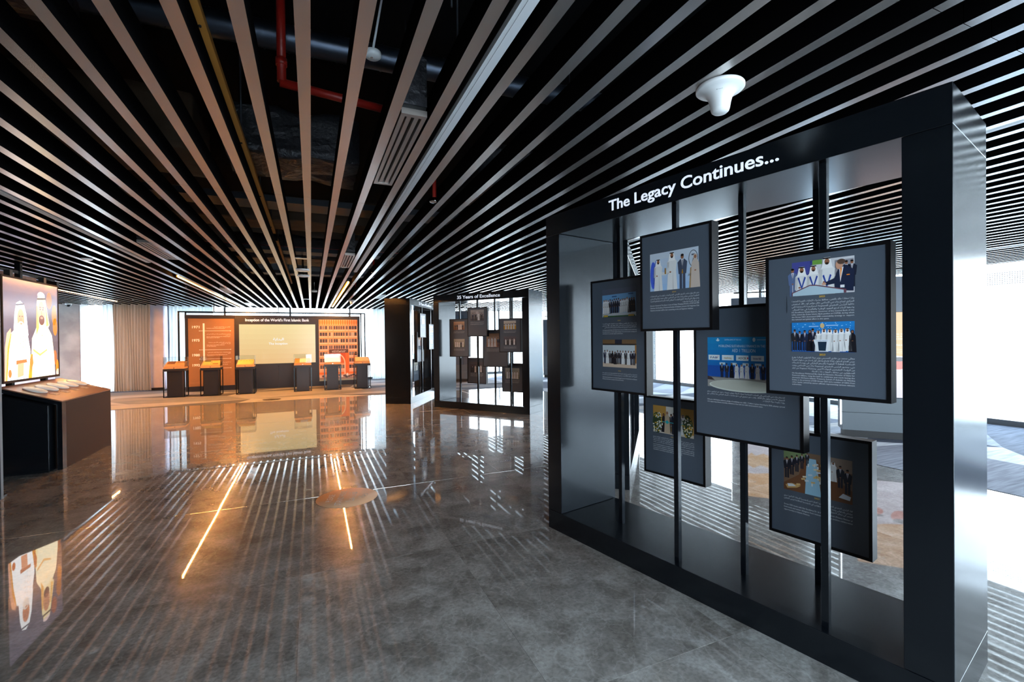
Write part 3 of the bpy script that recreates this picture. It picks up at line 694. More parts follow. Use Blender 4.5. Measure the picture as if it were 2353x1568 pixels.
E6 = ["Group CEO meets with Her Excellency Dr. Sri Mulyani Indrawati (Finance Minister of", "Indonesia) and senior delegates from Indonesia to discuss positive collaboration", "opportunities in Islamic Finance."]
A6 = ["\u0644\u0642\u0627\u0621 \u0627\u0644\u0631\u0626\u064a\u0633 \u0627\u0644\u062a\u0646\u0641\u064a\u0630\u064a \u0644\u0644\u0645\u062c\u0645\u0648\u0639\u0629 \u0645\u0639 \u0648\u0632\u064a\u0631\u0629 \u0627\u0644\u0645\u0627\u0644\u064a\u0629 \u0644\u062f\u0649 \u0625\u0646\u062f\u0648\u0646\u064a\u0633\u064a\u0627 \u0627\u0644\u0633\u0639\u0627\u062f\u0629 \u0627\u0644\u062f\u0643\u062a\u0648\u0631\u0629 \u0633\u0631\u064a",
      "\u0645\u0648\u0644\u064a\u0627\u0646\u064a \u0625\u0646\u062f\u0631\u0627\u0648\u0627\u062a\u064a \u0648\u0639\u062f\u062f \u0645\u0646 \u0643\u0628\u0627\u0631 \u0627\u0644\u0645\u0633\u0624\u0648\u0644\u064a\u0646 \u0641\u064a \u0625\u0646\u062f\u0648\u0646\u064a\u0633\u064a\u0627 \u0644\u0645\u0646\u0627\u0642\u0634\u0629 \u0641\u0631\u0635 \u0627\u0644\u062a\u0639\u0627\u0648\u0646",
      "\u0627\u0644\u0645\u062b\u0645\u0631 \u0641\u064a \u0645\u062c\u0627\u0644 \u0627\u0644\u062a\u0645\u0648\u064a\u0644 \u0627\u0644\u0625\u0633\u0644\u0627\u0645\u064a."]
E7 = ["A strategic partnership with Dubai Future Labs and DFSA aimed at advancing", "the implementation of robust digital strategy in line with the bank's strategy and", "commitment to sustainable digital transformation."]
E8 = ["Global Islamic Retail Honoured at the Best Message Process for Transformation and Business", "Planning transformation campaigns at the award ceremony."]

def art_A(p, w_, h):      # two stage photographs
    p.rect(.116, .548, .428, .752, lin(110, 165, 214), 1); p.rect(.116, .715, .428, .752, lin(86, 92, 110), 2)
    p.poly([(.116, .715), (.428, .715), (.428, .728), (.27, .716), (.116, .709)], lin(86, 92, 110), 3)
    p.rect(.116, .548, .428, .575, lin(178, 184, 190), 2); p.rect(.125, .546, .42, .556, lin(42, 92, 54), 3)
    p.rect(.13, .548, .17, .562, lin(196, 160, 60), 4); p.rect(.36, .548, .41, .56, lin(190, 150, 60), 4)
    for q in ((.21, .69), (.30, .665), (.36, .70)): p.rect(q[0], q[1], q[0]+.045, q[1]+.009, lin(52, 96, 150), 3)
    group_line(p, .125, .42, .575, .105, 'rrrsssssrrrraaa', 5, 3)
    p.text('2022', .262, .29, .516, .008, YEL, 2); p.block(A1[:3], .116, .431, .505, .0135, WHITE, True, 2); p.block(E7, .116, .431, .459, .0135, WHITE, False, 2)
    p.rect(.116, .181, .428, .382, lin(196, 206, 212), 1); p.rect(.116, .352, .428, .382, lin(120, 92, 62), 2); p.rect(.116, .342, .428, .352, lin(40, 36, 36), 2)
    p.rect(.235, .352, .30, .382, lin(34, 38, 56), 3); p.rect(.116, .181, .428, .215, lin(206, 184, 164), 2); p.rect(.415, .215, .428, .345, lin(170, 120, 60), 3)
    group_line(p, .125, .42, .205, .10, 'srsaassrsrss', 5, 5)
    p.text('2022', .262, .29, .152, .008, YEL, 2); p.block(A4[:2], .112, .431, .144, .0135, WHITE, True, 2); p.block(E8, .112, .431, .111, .0135, WHITE, False, 2)
def art_B(p, w_, h):      # award handed over
    x0, x1, z0, z1 = .074, .406, .247, .478
    sky_bg(p, x0, z0, x1, z1, lin(160, 196, 236), lin(196, 210, 226), 1)
    p.ell(.097, .345, .021, .085, lin(70, 100, 220), 2); p.ell(.125, .345, .03, .095, lin(120, 150, 232), 2)
    p.ell(.372, .415, .030, .048, lin(70, 78, 96), 2, 20); p.ell(.372, .415, .026, .044, lin(196, 208, 222), 3, 20)
    p.text('7', .362, .385, .39, .05, lin(80, 90, 110), 4, bold=.01)
    p.poly([(.345, z0), (.385, z0), (.392, .40), (.352, .36)], lin(170, 140, 100), 3); p.text('AP', .338, .362, .315, .015, lin(90, 80, 70), 4)
    p.man(.135, z0, .195, 'robe', l=5); p.man(.232, z0, .225, 'robe', l=5)
    p.poly([(.16, .34), (.19, .338), (.19, .352), (.16, .362)], lin(214, 220, 226), 10); p.poly([(.215, .362), (.19, .338), (.185, .348), (.205, .385)], lin(214, 220, 226), 10)
    p.poly([(.181, .345), (.191, .345), (.189, .38), (.183, .38)], lin(170, 120, 40), 11)
    p.man(.302, z0, .205, 'suit', lin(66, 76, 98), l=5); p.poly([(.298, .335), (.307, .335), (.305, .36), (.30, .36)], lin(180, 130, 40), 11)
    p.man(.385, z0, .195, 'abaya', lin(200, 186, 176), l=5)
    p.text('2024', .231, .258, .229, .0075, YEL, 2); p.block(A3, .074, .407, .224, .0155, WHITE, True, 2); p.block(E3, .074, .407, .164, .0145, WHITE, False, 2)
def art_C(p, w_, h):      # ribbon cutting between flowers
    x0, x1, z0, z1 = .081, .406, .305, .498
    p.rect(x0, z0, x1, z1, lin(196, 150, 74), 1); p.rect(.19, .36, .30, z1, lin(226, 224, 216), 2); p.rect(x0, z0, x1, .325, lin(206, 198, 188), 2)
    group_line(p, .155, .34, .315, .145, 'arsssr', 4, 4)
    p.man(.20, .308, .16, 'abaya', lin(190, 170, 146), l=10); p.man(.255, .308, .155, 'suit', l=10)
    p.rect(.15, .385, .33, .390, lin(60, 180, 190), 17); p.ell(.20, .388, .012, .012, lin(40, 170, 180), 18)
    r = random.Random(5)
    for cx in (.118, .362):
        p.ell(cx, .375, .04, .075, lin(52, 70, 44), 16)
        for i in range(70):
            a, q = r.uniform(0, 2*PI), math.sqrt(r.random())
            p.ell(cx+.042*q*math.cos(a), .378+.078*q*math.sin(a), .0055, .0055, r.choice([lin(240, 240, 232), lin(236, 236, 240), lin(228, 190, 70), lin(80, 100, 60)]), 17+i % 4, 6)
    p.text('2023', .228, .255, .284, .0075, YEL, 2); p.block(A2[:4], .08, .408, .278, .0125, WHITE, True, 2); p.block(E5, .08, .408, .223, .0125, WHITE, False, 2)
def art_D(p, w_, h):      # stage with blue wall
    x0, x1, z0, z1 = .09, .522, .304, .596
    sky_bg(p, x0, .37, x1, z1, lin(20, 104, 190), lin(26, 140, 204), 1)
    p.rect(x0, .36, x1, .43, lin(28, 84, 172), 2); p.rect(x0, z0, x1, .365, lin(150, 150, 146), 2)
    p.ell(.30, .318, .20, .034, lin(206, 214, 206), 3, 26); p.ell(.30, .321, .19, .029, lin(188, 192, 182), 4, 26)
    p.poly([(.09, .345), (.135, .343), (.115, .36), (.09, .366)], lin(66, 54, 56), 5)
    for q, s, x in (('CENTRAL BANK OF THE U.A.E.', .008, .195), ): p.text(q, x, x+.10, .577, .0075, lin(210, 230, 240), 4)
    p.ell(.155, .581, .011, .009, lin(214, 230, 240), 4, 16, PI, 2*PI); p.ell(.155, .585, .005, .005, lin(214, 230, 240), 4, 8)
    p.ell(.365, .580, .008, .012, lin(214, 230, 240), 4, 10); p.rect(.38, .578, .43, .581, lin(190, 215, 235), 4)
    p.text('MOBILIZING SUSTAINABLE FINANCE IN THE UAE', .160, .452, .538, .0135, lin(214, 234, 240), 4)
    p.text('AED 1 TRILLION', .240, .372, .510, .0185, lin(222, 238, 242), 4)
    for i, (t, c) in enumerate((('FAB', lin(20, 50, 130)), ('mashreq', lin(190, 150, 60)), ('ADCB', lin(60, 50, 60)), ('Emirates NBD', lin(24, 60, 140)), ('DIB', lin(20, 110, 70)))):
        a = .096+i*.084
        p.rect(a, .462, a+.070, .492, lin(222, 238, 244), 4); p.text(t, a+.012, a+.056, .471, .011, c, 5, bold=.015)
    p.poly([(.150, .474), (.157, .490), (.154, .476)], lin(200, 40, 50), 6); p.poly([(.326, .470), (.335, .477), (.326, .484)], lin(200, 40, 60), 6)
    for i in range(5): p.rect(.165+i*.068, .436, .165+i*.068+.034, .449, lin(206, 228, 238), 4)
    group_line(p, .165, .515, .362, .085, 'ssarrrsrsrsr', 6, 9)
    p.text('2023', .292, .316, .286, .0075, YEL, 2); p.block(A4, .087, .522, .282, .0135, WHITE, True, 2); p.block(E4, .087, .522, .233, .0125, WHITE, False, 2)
def art_E(p, w_, h):
    x0, x1, z0, z1 = .122, .375, .476, .636
    p.rect(x0, z0, x1, z1, lin(206, 208, 214), 1); p.rect(x0, .57, .21, z1, lin(70, 76, 150), 2); p.rect(.20, .615, .25, z1, lin(110, 160, 70), 2)
    p.rect(.30, .56, .372, .625, lin(150, 150, 160), 2); p.man(.345, .50, .12, 'suit', l=3); p.man(.366, .50, .12, 'suit', l=3); p.man(.125, .47, .14, 'suit', lin(90, 110, 150), l=3)
    for x, hh in ((.165, .19), (.215, .185), (.27, .215)):
        p.man(x, .425 if x < .2 else .43, hh, 'robe', l=8)
        p.poly([(x-.018, .56), (x-.012, .565), (x, .52), (x+.012, .565), (x+.018, .56), (x, .505)], lin(40, 70, 160), 14)
        p.rect(x-.006, .498, x+.006, .506, lin(230, 220, 230), 14)
    p.poly([(.30, .49), (.372, .482), (.374, .575), (.345, .60), (.315, .585), (.30, .545), (.265, .53), (.265, .515), (.30, .52)], lin(30, 40, 66), 15)
    p.poly([(.318, .59), (.335, .592), (.322, .525)], lin(228, 232, 240), 16); p.poly([(.322, .588), (.329, .588), (.323, .535)], lin(240, 140, 30), 17)
    p.ell(.318, .602, .014, .02, lin(206, 156, 130), 17); p.ell(.326, .616, .016, .012, lin(90, 70, 60), 18); p.ell(.258, .523, .009, .006, lin(206, 156, 130), 17)
    p.rect(.322, .50, .338, .512, lin(236, 238, 242), 17); p.rect(.346, .553, .358, .557, lin(240, 140, 30), 17)
    p.poly([(x0, .476), (x0, .492), (.20, .524), (.225, .522), (.345, .492), (.345, .476)], lin(110, 70, 84), 19)
    p.poly([(x0+.004, .476), (x0+.004, .489), (.20, .519), (.225, .517), (.335, .489), (.335, .476)], lin(176, 200, 214), 20)
    p.rect(.10, .40, .40, .4755, GREY, 21)   # the board below covers what would hang over the print's edge
    p.text('2023', .238, .262, .4625, .0078, YEL, 23, bold=.02); p.block(A1, .121, .374, .458, .0135, WHITE, True, 23); p.block(E1, .121, .374, .4035, .0113, WHITE, False, 23)
    x0, x1, z0, z1 = .121, .375, .211, .349
    sky_bg(p, x0, z0, x1, z1, lin(20, 80, 160), lin(34, 130, 206), 21)
    r = random.Random(2)
    for i in range(60): p.ell(r.uniform(x0+.005, x1-.005), r.uniform(.29, .345), .002, .002, lin(170, 214, 246), 22, 5)
    for i in range(24): p.rect(x0+.005+i*.0105, .215, x0+.008+i*.0105, .245, lin(120, 190, 240), 22)
    p.ell(.25, .332, .009, .011, lin(214, 180, 120), 22); p.rect(.195, .328, .235, .331, lin(190, 220, 246), 22); p.rect(.265, .331, .31, .334, lin(190, 220, 246), 22)
    group_line(p, .123, .21, .215, .10, 'sssa', 24, 6); group_line(p, .20, .36, .215, .105, 'srrrrrr', 24, 8); p.man(.367, .212, .10, 'abaya', l=24)
    p.poly([(.228, .213), (.272, .213), (.28, .268), (.214, .268)], lin(226, 232, 238), 31); p.poly([(.236, .216), (.264, .216), (.268, .258), (.232, .258)], lin(30, 50, 70), 32)
    p.text('nasdaq Dubai', .226, .27, .261, .004, lin(30, 90, 180), 32)
    p.text('2023', .238, .262, .1945, .0078, YEL, 23, bold=.02); p.block(A2, .121, .375, .190, .0127, WHITE, True, 23); p.block(E2, .121, .375, .1135, .0108, WHITE, False, 23)
def art_F(p, w_, h):      # long meeting table
    x0, x1, z0, z1 = .081, .411, .262, .488
    p.rect(x0, z0, x1, z1, lin(122, 96, 76), 1); p.rect(x0, .44, .20, z1, lin(120, 140, 96), 2); p.rect(.28, .42, x1, z1, lin(150, 130, 116), 2)
    p.poly([(.081, .262), (.411, .262), (.411, .33), (.30, .40), (.245, .46), (.19, .46), (.16, .36), (.081, .30)], lin(112, 72, 44), 3)
    p.poly([(.19, .262), (.27, .262), (.245, .46), (.20, .46)], lin(150, 196, 220), 4)
    for i in range(5): p.man(.098+.026*i, .33+.022*i, .12-.012*i, 'suit', lin(30, 32, 44), l=6)
    for i, k in enumerate(('suit', 'suit', 'robe')): p.man(.39-.032*i, .31+.026*i, .13-.012*i, k, l=6)
    r = random.Random(3)
    for i in range(16):
        t = r.random(); x = .19+.05*t+r.uniform(-.05, .09)*(1-t); z = .29+.15*t
        p.poly([(x, z), (x+.02, z+.004), (x+.018, z+.012), (x-.002, z+.009)], r.choice([lin(226, 214, 190), lin(214, 178, 118), lin(206, 216, 226)]), 12)
    for i in range(12): p.ell(r.uniform(.20, .29), r.uniform(.31, .45), .004, .010, r.choice([lin(200, 170, 90), lin(220, 224, 226)]), 13, 7)
    p.poly([(.10, .272), (.15, .285), (.17, .30), (.12, .305), (.09, .29)], lin(200, 160, 100), 12); p.poly([(.105, .282), (.145, .292), (.13, .302), (.10, .298)], lin(216, 224, 230), 13)
    p.poly([(.35, .285), (.40, .28), (.405, .30), (.37, .31)], lin(206, 214, 224), 13)
    p.text('2023', .235, .26, .246, .0078, YEL, 2); p.block(A6, .081, .411, .236, .0150, WHITE, True, 2); p.block(E6, .081, .411, .186, .0150, WHITE, False, 2)
ARTS = {'A': art_A, 'B': art_B, 'C': art_C, 'D': art_D, 'E': art_E, 'F': art_F}

def photo(p, x0, z0, x1, z1, seed, mood):
    """a small old photograph: setting and a few standing figures"""
    r = random.Random(seed)
    a, b = {'warm': (lin(150, 96, 60), lin(196, 160, 130)), 'grey': (lin(70, 66, 70), lin(170, 166, 166)), 'gold': (lin(200, 150, 40), lin(214, 206, 196)), 'green': (lin(96, 104, 70), lin(186, 184, 170)), 'night': (lin(30, 28, 40), lin(90, 86, 96))}[mood]
    sky_bg(p, x0, z0, x1, z1, a, b, 2, 5)
    hh = (z1-z0)*0.72
    if mood == 'gold': p.rect(x0, z0, x1, z0+(z1-z0)*0.4, lin(206, 150, 24), 3); p.poly([(x0, z0+(z1-z0)*.55), (x1, z0+(z1-z0)*.6), (x1, z0+(z1-z0)*.7), (x0, z0+(z1-z0)*.62)], lin(70, 74, 96), 4)
    if mood == 'grey': p.ell((x0+x1)/2, z0+(z1-z0)*.62, (x1-x0)*.2, (z1-z0)*.3, lin(150, 148, 150), 3, 18); p.ell((x0+x1)/2, z0+(z1-z0)*.62, (x1-x0)*.17, (z1-z0)*.26, lin(196, 194, 196), 4, 18)
    n = r.randint(4, 6)
    group_line(p, x0+.02, x1-.02, z0+.004, hh, ''.join(r.choice('rrrs') for _ in range(n)), 5, seed)
def lines(p, x0, x1, z, n, pitch, seed):
    src = [E1, E2, E3, E5, E6][seed % 5]; ar = [A1, A2, A3, A6, A4][seed % 5]
    p.block(ar[:max(1, n//2)], x0, x1, z, pitch, WHITE, True, 2); p.block(src[:max(1, n-n//2)], x0, x1, z-pitch*(max(1, n//2)+.4), pitch, WHITE, False, 2)
def arts_other(off):
    def two(m1, m2, s, frac=.6):
        def f(p, w_, h):
            x0, x1 = w_*.22, w_*.78; ph = (x1-x0)*.62
            photo(p, x0, h*.93-ph, x1, h*.93, s, m1); lines(p, x0, x1, h*.90-ph, 3, .014, s)
            photo(p, x0, h*.47-ph, x1, h*.47, s+1, m2); lines(p, x0, x1, h*.44-ph, 3, .014, s+1)
        return f
    def one(m1, s, top=.84):
        def f(p, w_, h):
            x0, x1 = w_*.16, w_*.84; ph = (x1-x0)*.68
            photo(p, x0, h*top-ph, x1, h*top, s, m1); lines(p, x0, x1, h*(top-.03)-ph, 4, .016, s)
        return f
    return {'A': two('warm', 'green', 11+off), 'B': one('grey', 21+off, .92), 'C': one('night', 31+off), 'D': one('warm', 41+off, .9), 'E': two('gold', 'night', 51+off), 'F': one('green', 61+off)}

GC = 'black framed display cabinets of hanging panels'
legacy = cabinet("tall black open display cabinet titled The Legacy Continues, nearest the camera", (1.7091, 3.2297), -1.3546, 'The Legacy Continues...', (.658, 1.743), 2.349, .068, ARTS, GC)
cab35 = cabinet("black open display cabinet titled 35 Years of Excellence", (2.462, 9.963), -0.9252, '35 Years of Excellence', (.65, 1.71), 2.338, .066, arts_other(0), GC)
cab25 = cabinet("black open display cabinet titled 25 Years of Excellence, seen from its side", (2.09, 10.688), 1.0557, '25 Years of Excellence', (.70, 1.80), 2.338, .066, arts_other(3), GC)
cab40 = cabinet("untitled black display cabinet seen edge-on behind the tall nearest cabinet", (2.835, 3.665), math.radians(48.7), None, None, 0, 0, arts_other(6), GC)

# ================================================================== FAR EXHIBITION WALL
WX, WY = -3.42, 16.3
wall = thing('exhibition_wall', 'dark freestanding exhibition wall headed Inception of the World\'s First Islamic Bank', 'display wall', (WX, WY, 0))
WL, WH = 4.93, 2.283
box('wall_body', (0, WL, 0.02, 0.24, 0, WH), M['charcoal'], wall, 0.003)
for a, b_, c_, d_ in ((0, 1.30, 0.0, 0.150), (1.304, 2.46, 0.0, 0.765), (2.464, 3.60, 0.0, 0.765), (3.604, WL, 0.0, 0.148), (1.304, 3.60, 2.012, WH), (0, 1.30, 2.172, WH), (3.604, WL, 2.166, WH)):
    box('facing_panel', (a+.001, b_-.001, 0.0, 0.0195, c_+.001, d_-.001), M['charcoal'], wall)
box('lock_plate', (2.44, 2.475, -0.004, 0.0, 0.655, 0.70), M['blackmatte'], wall)
lettering('lettering', "Inception of the World's First Islamic Bank", 1.56, 3.362, 2.10, .083, M['letter'], wall, bold=0.02)
BR = lin(150, 106, 68)
p = Print(); x0, x1 = .09, 1.262
p.rect(x0, .155, x1, 2.168, BR, 0)
for i in range(9): # engraved waves at the foot of the board
    pts = [(x0+.02+k*.035, .24+.035*i*(k/32)+.02*math.sin(k*.5+i*.35)) for k in range(33)]
    for a, b_ in zip(pts, pts[1:]): p.poly([(a[0], a[1]), (b_[0], b_[1]), (b_[0], b_[1]+.004), (a[0], a[1]+.004)], lin(164, 116, 76), 1)
p.rect(.455, .62, .50, 2.03, lin(248, 240, 236), 2)
WT = lin(252, 246, 240)
for s, z in (('1971', 1.885), ('1975', 1.49), ('1980', 1.05), ('1992', .75)): p.text(s, .185, .372, z, .07, WT, 3, bold=.03)
for z in (1.805, 1.24, .965, .68):
    p.rect(.365, z-.004, 1.165, z+.004, WT, 3); p.ell(.367, z, .011, .011, WT, 4, 8); p.ell(1.165, z, .013, .013, WT, 4, 8)
p.block(["\u0627\u0644\u0625\u0639\u0644\u0627\u0646 \u0639\u0646 \u062f\u0648\u0644\u0629 \u0627\u0644\u0625\u0645\u0627\u0631\u0627\u062a \u0627\u0644\u0639\u0631\u0628\u064a\u0629"], .74, 1.16, 1.945, .04, WT, True, 3)
p.block(["Formation of the United Arab Emirates"], .55, 1.02, 1.90, .036, WT, False, 3)
p.block(["\u0625\u0635\u062f\u0627\u0631 \u0645\u0631\u0633\u0648\u0645 \u062a\u0623\u0633\u064a\u0633 \u0628\u0646\u0643 \u062f\u0628\u064a \u0627\u0644\u0625\u0633\u0644\u0627\u0645\u064a \u0641\u064a", "12 \u0645\u0627\u0631\u0633"], .55, 1.16, 1.73, .036, WT, True, 3)
p.block(["Decree establishing headquarters of Dubai Islamic", "Bank issued on 12th March"], .55, 1.16, 1.65, .034, WT, False, 3)
p.block(["\u0628\u0646\u0643 \u062f\u0628\u064a \u0627\u0644\u0625\u0633\u0644\u0627\u0645\u064a \u062a\u0623\u0633\u0633 \u0631\u0633\u0645\u064a\u0627", "\u0641\u064a 12 \u0633\u0628\u062a\u0645\u0628\u0631"], .60, 1.16, 1.475, .036, WT, True, 3)
p.block(["Dubai Islamic bank (DIB) established", "on 12th September"], .55, 1.0, 1.395, .034, WT, False, 3)
p.block(["\u062a\u0642\u062f\u064a\u0645 \u0627\u0644\u062e\u062f\u0645\u0627\u062a \u0639\u0628\u0631 \u0634\u0628\u0643\u0629 \u0627\u0644\u0628\u0646\u0643 \u0627\u0644\u0625\u0633\u0644\u0627\u0645\u064a", "\u0627\u0644\u0623\u0648\u0644"], .57, 1.16, 1.175, .034, WT, True, 3)
p.block(["The introduction of the AED banknote and", "banking licence"], .55, 1.07, 1.10, .034, WT, False, 3)
p.block(["\u0628\u062f\u0621 \u0627\u0644\u062a\u062f\u0627\u0648\u0644 \u0641\u064a \u0627\u0644\u0633\u0648\u0642"], .9, 1.16, .875, .036, WT, True, 3)
p.block(["Public shares"], .9, 1.09, .81, .034, WT, False, 3)
tb = box('timeline_board', (.088, 1.264, -.012, 0.0, .153, 2.170), M['wooddark'], wall); p.build('print', M['print'], tb, (0, -.0124, 0))
# middle screen
sc = box('screen', (1.388, 3.545, -.012, 0.0, .768, 2.008), M['panelblack'], wall)
p = Print()
sky_bg(p, 1.392, .772, 3.541, 2.004, lin(240, 196, 136), lin(246, 222, 160), 0, 8)
p.text(arabic("\u0627\u0644\u0628\u062f\u0627\u064a\u0629"), 2.315, 2.62, 1.50, .075, lin(255, 255, 255), 1, bold=.02)
p.text('The Inception', 2.195, 2.725, 1.365, .066, lin(255, 255, 255), 1, bold=.015)
p.build('picture', M['screen'], sc, (0, -.0124, 0))
# printed photograph of the bank's first building
fb = box('photo_board', (3.645, 4.845, -.012, 0.0, .150, 2.164), M['panelblack'], wall)
p = Print(); bx0, bx1, bz0, bz1 = 3.647, 4.843, .152, 2.162
PK, ORG = lin(226, 170, 140), lin(226, 132, 52)
p.rect(bx0, bz0, bx1, bz1, PK, 0)
for i in range(17): p.ell(bx0+.035+i*.0705, 2.075, .030, .085, ORG, 1, 12); p.rect(bx0+.028+i*.0705, 2.0, bx0+.042+i*.0705, 2.16, lin(180, 84, 40), 2)
r = random.Random(8)
for j in range(7):
    z = 1.84-j*.215
    p.rect(bx0, z-.045, bx1, z-.018, lin(232, 190, 168), 1); p.rect(bx0, z+.125, bx1, z+.150, lin(224, 140, 80), 1)
    for a, b_ in ((.02, .26), (.30, .42), (.44, .80), (.82, .90), (.92, 1.18)):
        n = max(1, round((b_-a)/.075))
        for i in range(n):
            q0 = bx0+a+(b_-a)*i/n; c = r.choice([lin(70, 56, 60), lin(92, 74, 74), lin(120, 112, 110), lin(54, 44, 50), lin(170, 168, 164) if j in (1, 2) else lin(84, 66, 66)])
            p.rect(q0+.006, z, q0+(b_-a)/n-.006, z+.115, c, 2)
for x in (.27, .43, .81, .91): p.rect(bx0+x, .5, bx0+x+.018, 2.0, lin(214, 150, 120), 3)
p.rect(bx0+.30, .74, bx0+.90, 1.165, lin(196, 78, 30), 4); p.rect(bx0+.30, 1.06, bx0+.90, 1.185, lin(84, 48, 40), 5)
p.text(arabic("\u0628\u0646\u0643 \u062f\u0628\u064a \u0627\u0644\u0625\u0633\u0644\u0627\u0645\u064a"), bx0+.39, bx0+.82, 1.125, .03, WT, 6); p.text('DUBAI ISLAMIC BANK', bx0+.40, bx0+.80, 1.083, .024, WT, 6, bold=.01)
p.ell(bx0+.58, .72, .225, .31, lin(238, 200, 170), 6, 24, 0, PI); p.ell(bx0+.58, .72, .19, .27, lin(206, 96, 40), 7, 24, 0, PI)
p.rect(bx0+.77, .36, bx0+.81, .74, lin(238, 200, 170), 6); p.rect(bx0+.81, .40, bx0+.92, 1.06, lin(222, 106, 34), 6); p.rect(bx0+.355, .36, bx0+.39, .74, lin(238, 200, 170), 6)
p.rect(bx0, .36, bx0+1.196, .43, lin(236, 120, 50), 4); p.rect(bx0, bz0, bx1, .27, lin(150, 130, 126), 4); p.rect(bx0, bz0, bx1, .195, lin(150, 160, 150), 5)
for i in range(16): p.ell(bx0+.05+i*.072, .285+.02*(i % 3), .045, .032, r.choice([lin(216, 190, 176), lin(90, 70, 70), lin(230, 220, 214), lin(60, 60, 66)]), 6, 10)
p.ell(bx0+.86, .33, .035, .06, lin(226, 226, 226), 7, 12); p.ell(bx0+.84, .27, .05, .04, lin(70, 70, 76), 7, 12)
p.build('print', M['print'], fb, (0, -.0124, 0))

# tube frame standing round the exhibition wall
tf = thing('tube_frame', 'thin black tube frame standing around the far exhibition wall', 'frame', (-1.0, 16.5, 0))
for nm, d in (('post', (-2.62, -2.58, -.06, -.02, 0, 2.40)), ('post', (-2.52, -2.48, .30, .34, 0, 2.40)), ('post', (2.66, 2.70, -.06, -.02, 0, 2.40)), ('post', (2.57, 2.61, .30, .34, 0, 2.40)),
              ('top_bar', (-2.62, 2.70, -.06, -.02, 2.362, 2.40)), ('top_bar', (-2.52, 2.61, .30, .34, 2.362, 2.40))):
    box(nm, d, M['black'], tf)
for x in (-1.70, .05, 2.20): box('hanger_rod', (x-.012, x+.012, -.055, -.03, 2.40, 3.69), M['black'], tf)

# ================================================================== SHOWCASE PEDESTALS
def pedestal(label, x, y, wd, rz=0.0):
    d = 0.42
    t = thing('display_pedestal', label, 'display pedestal', (x, y, 0), rz, 'black showcase pedestals before the far exhibition wall')
    q = .022
    for sx_ in (0, wd-q):
        for sy in (0, d-q): box('leg', (sx_, sx_+q, sy, sy+q, .02, .70), M['black'], t)
    b = MB(); b.box(0, wd, 0, q, 0, .02); b.box(0, wd, d-q, d, 0, .02); b.box(0, q, q, d-q, 0, .02); b.box(wd-q, wd, q, d-q, 0, .02)
    b.build('base_rail', M['black'], t)
    box('cabinet_box', (.075, wd-.075, .05, d-.05, .021, .70), M['charcoal'], t, .002)
    box('top_frame', (0, wd, 0, d, .70, .765), M['charcoal'], t, .002)
    f = box('wood_tray', (.012, wd-.012, .006, d-.01, .766, .812), M['wood'], t, .002)
    box('lock', (wd/2-.012, wd/2+.012, .001, .006, .782, .797), M['chrome'], f)
    b = MB(); a = [b.bm.verts.new(v) for v in ((.02, .02, .8125), (wd-.02, .02, .8125), (wd-.02, .40, .8125), (.02, .40, .8125), (.02, .02, .83), (wd-.02, .02, .83), (wd-.02, .40, .955), (.02, .40, .955))]
    for k in ((3, 2, 1, 0), (4, 5, 6, 7), (0, 1, 5, 4), (1, 2, 6, 5), (2, 3, 7, 6), (3, 0, 4, 7)): b.bm.faces.new([a[i] for i in k])
    b.build('sloping_board', M['wood'], t)
    b = MB()
    for dd in ((.004, wd-.004, .004, .008, .813, 1.075), (.004, wd-.004, d-.008, d-.004, .813, 1.075), (.004, .008, .008, d-.008, .813, 1.075), (wd-.008, wd-.004, .008, d-.008, .813, 1.075), (.004, wd-.004, .004, d-.004, 1.075, 1.079)): b.box(*dd)
    b.build('glass_case', M['case'], t)
    return t
def document(label, ped, u0, u1, v0, v1, fill, art=None):
    """a sheet lying on the sloping board of a pedestal; v runs up the slope"""
    L = math.hypot(.38, .125); an = math.atan2(.125, .38)
    o = MB().box(u0, u1, v0*L, v1*L, 0.0005, .004).build('document', mat('paper', fill, .6))
    base = Matrix.Translation(ped.location) @ Matrix.Rotation(ped.rotation_euler.z, 4, 'Z') @ Matrix.Translation((0, .02, .83)) @ Matrix.Rotation(an, 4, 'X')
    o.matrix_world = base
    tag(o, label, 'document', 'documents under glass on the pedestals')
    if art:
        p = Print(); art(p, u0, v0*L, u1, v1*L); p.build('print', M['print'], o, (0, 0, .0042), (-PI/2, 0, 0))
    return o
def rows(c, n=6):
    def f(p, a, b, c2, d):
        for i in range(n): p.rect(a+.012, b+(d-b)*(.12+.75*i/n), c2-.012-(.03 if i == 0 else 0), b+(d-b)*(.12+.75*i/n)+.006, c, 1)
    return f
def pic(c, z0=.5):
    def f(p, a, b, c2, d):
        p.rect(a+.01, b+(d-b)*z0, c2-.01, d-.01, c, 1)
        for i in range(3): p.rect(a+.012, b+.02+.02*i, c2-.02, b+.027+.02*i, lin(150, 110, 80), 1)
    return f
P_ = [pedestal('first black showcase pedestal from the curtain, holding a brown sheet', -3.62, 14.88, .49),
      pedestal('second black showcase pedestal from the curtain, with a green-topped page', -2.79, 14.88, .48),
      pedestal('third black showcase pedestal, left of the lit central screen, with one wide yellow page', -1.94, 14.80, .46),
      pedestal('fourth black showcase pedestal, before the lit screen, with a white open sheet', -.48, 14.76, .48),
      pedestal('black showcase pedestal before the building photograph, with a wide white certificate', .34, 14.72, .47),
      pedestal('last black showcase pedestal beside the far window, with three stepped strips', 1.19, 14.70, .47)]
document('plain brown sheet in the first showcase from the curtain', P_[0], .05, .22, .45, .95, lin(128, 80, 52))
document('cream page with a picture in the first showcase from the curtain', P_[0], .25, .44, .30, .92, lin(226, 180, 116), pic(lin(170, 120, 70)))
document('cream page with a dark green heading in the second showcase', P_[1], .05, .22, .15, .95, lin(238, 200, 120), pic(lin(60, 84, 40), .72))
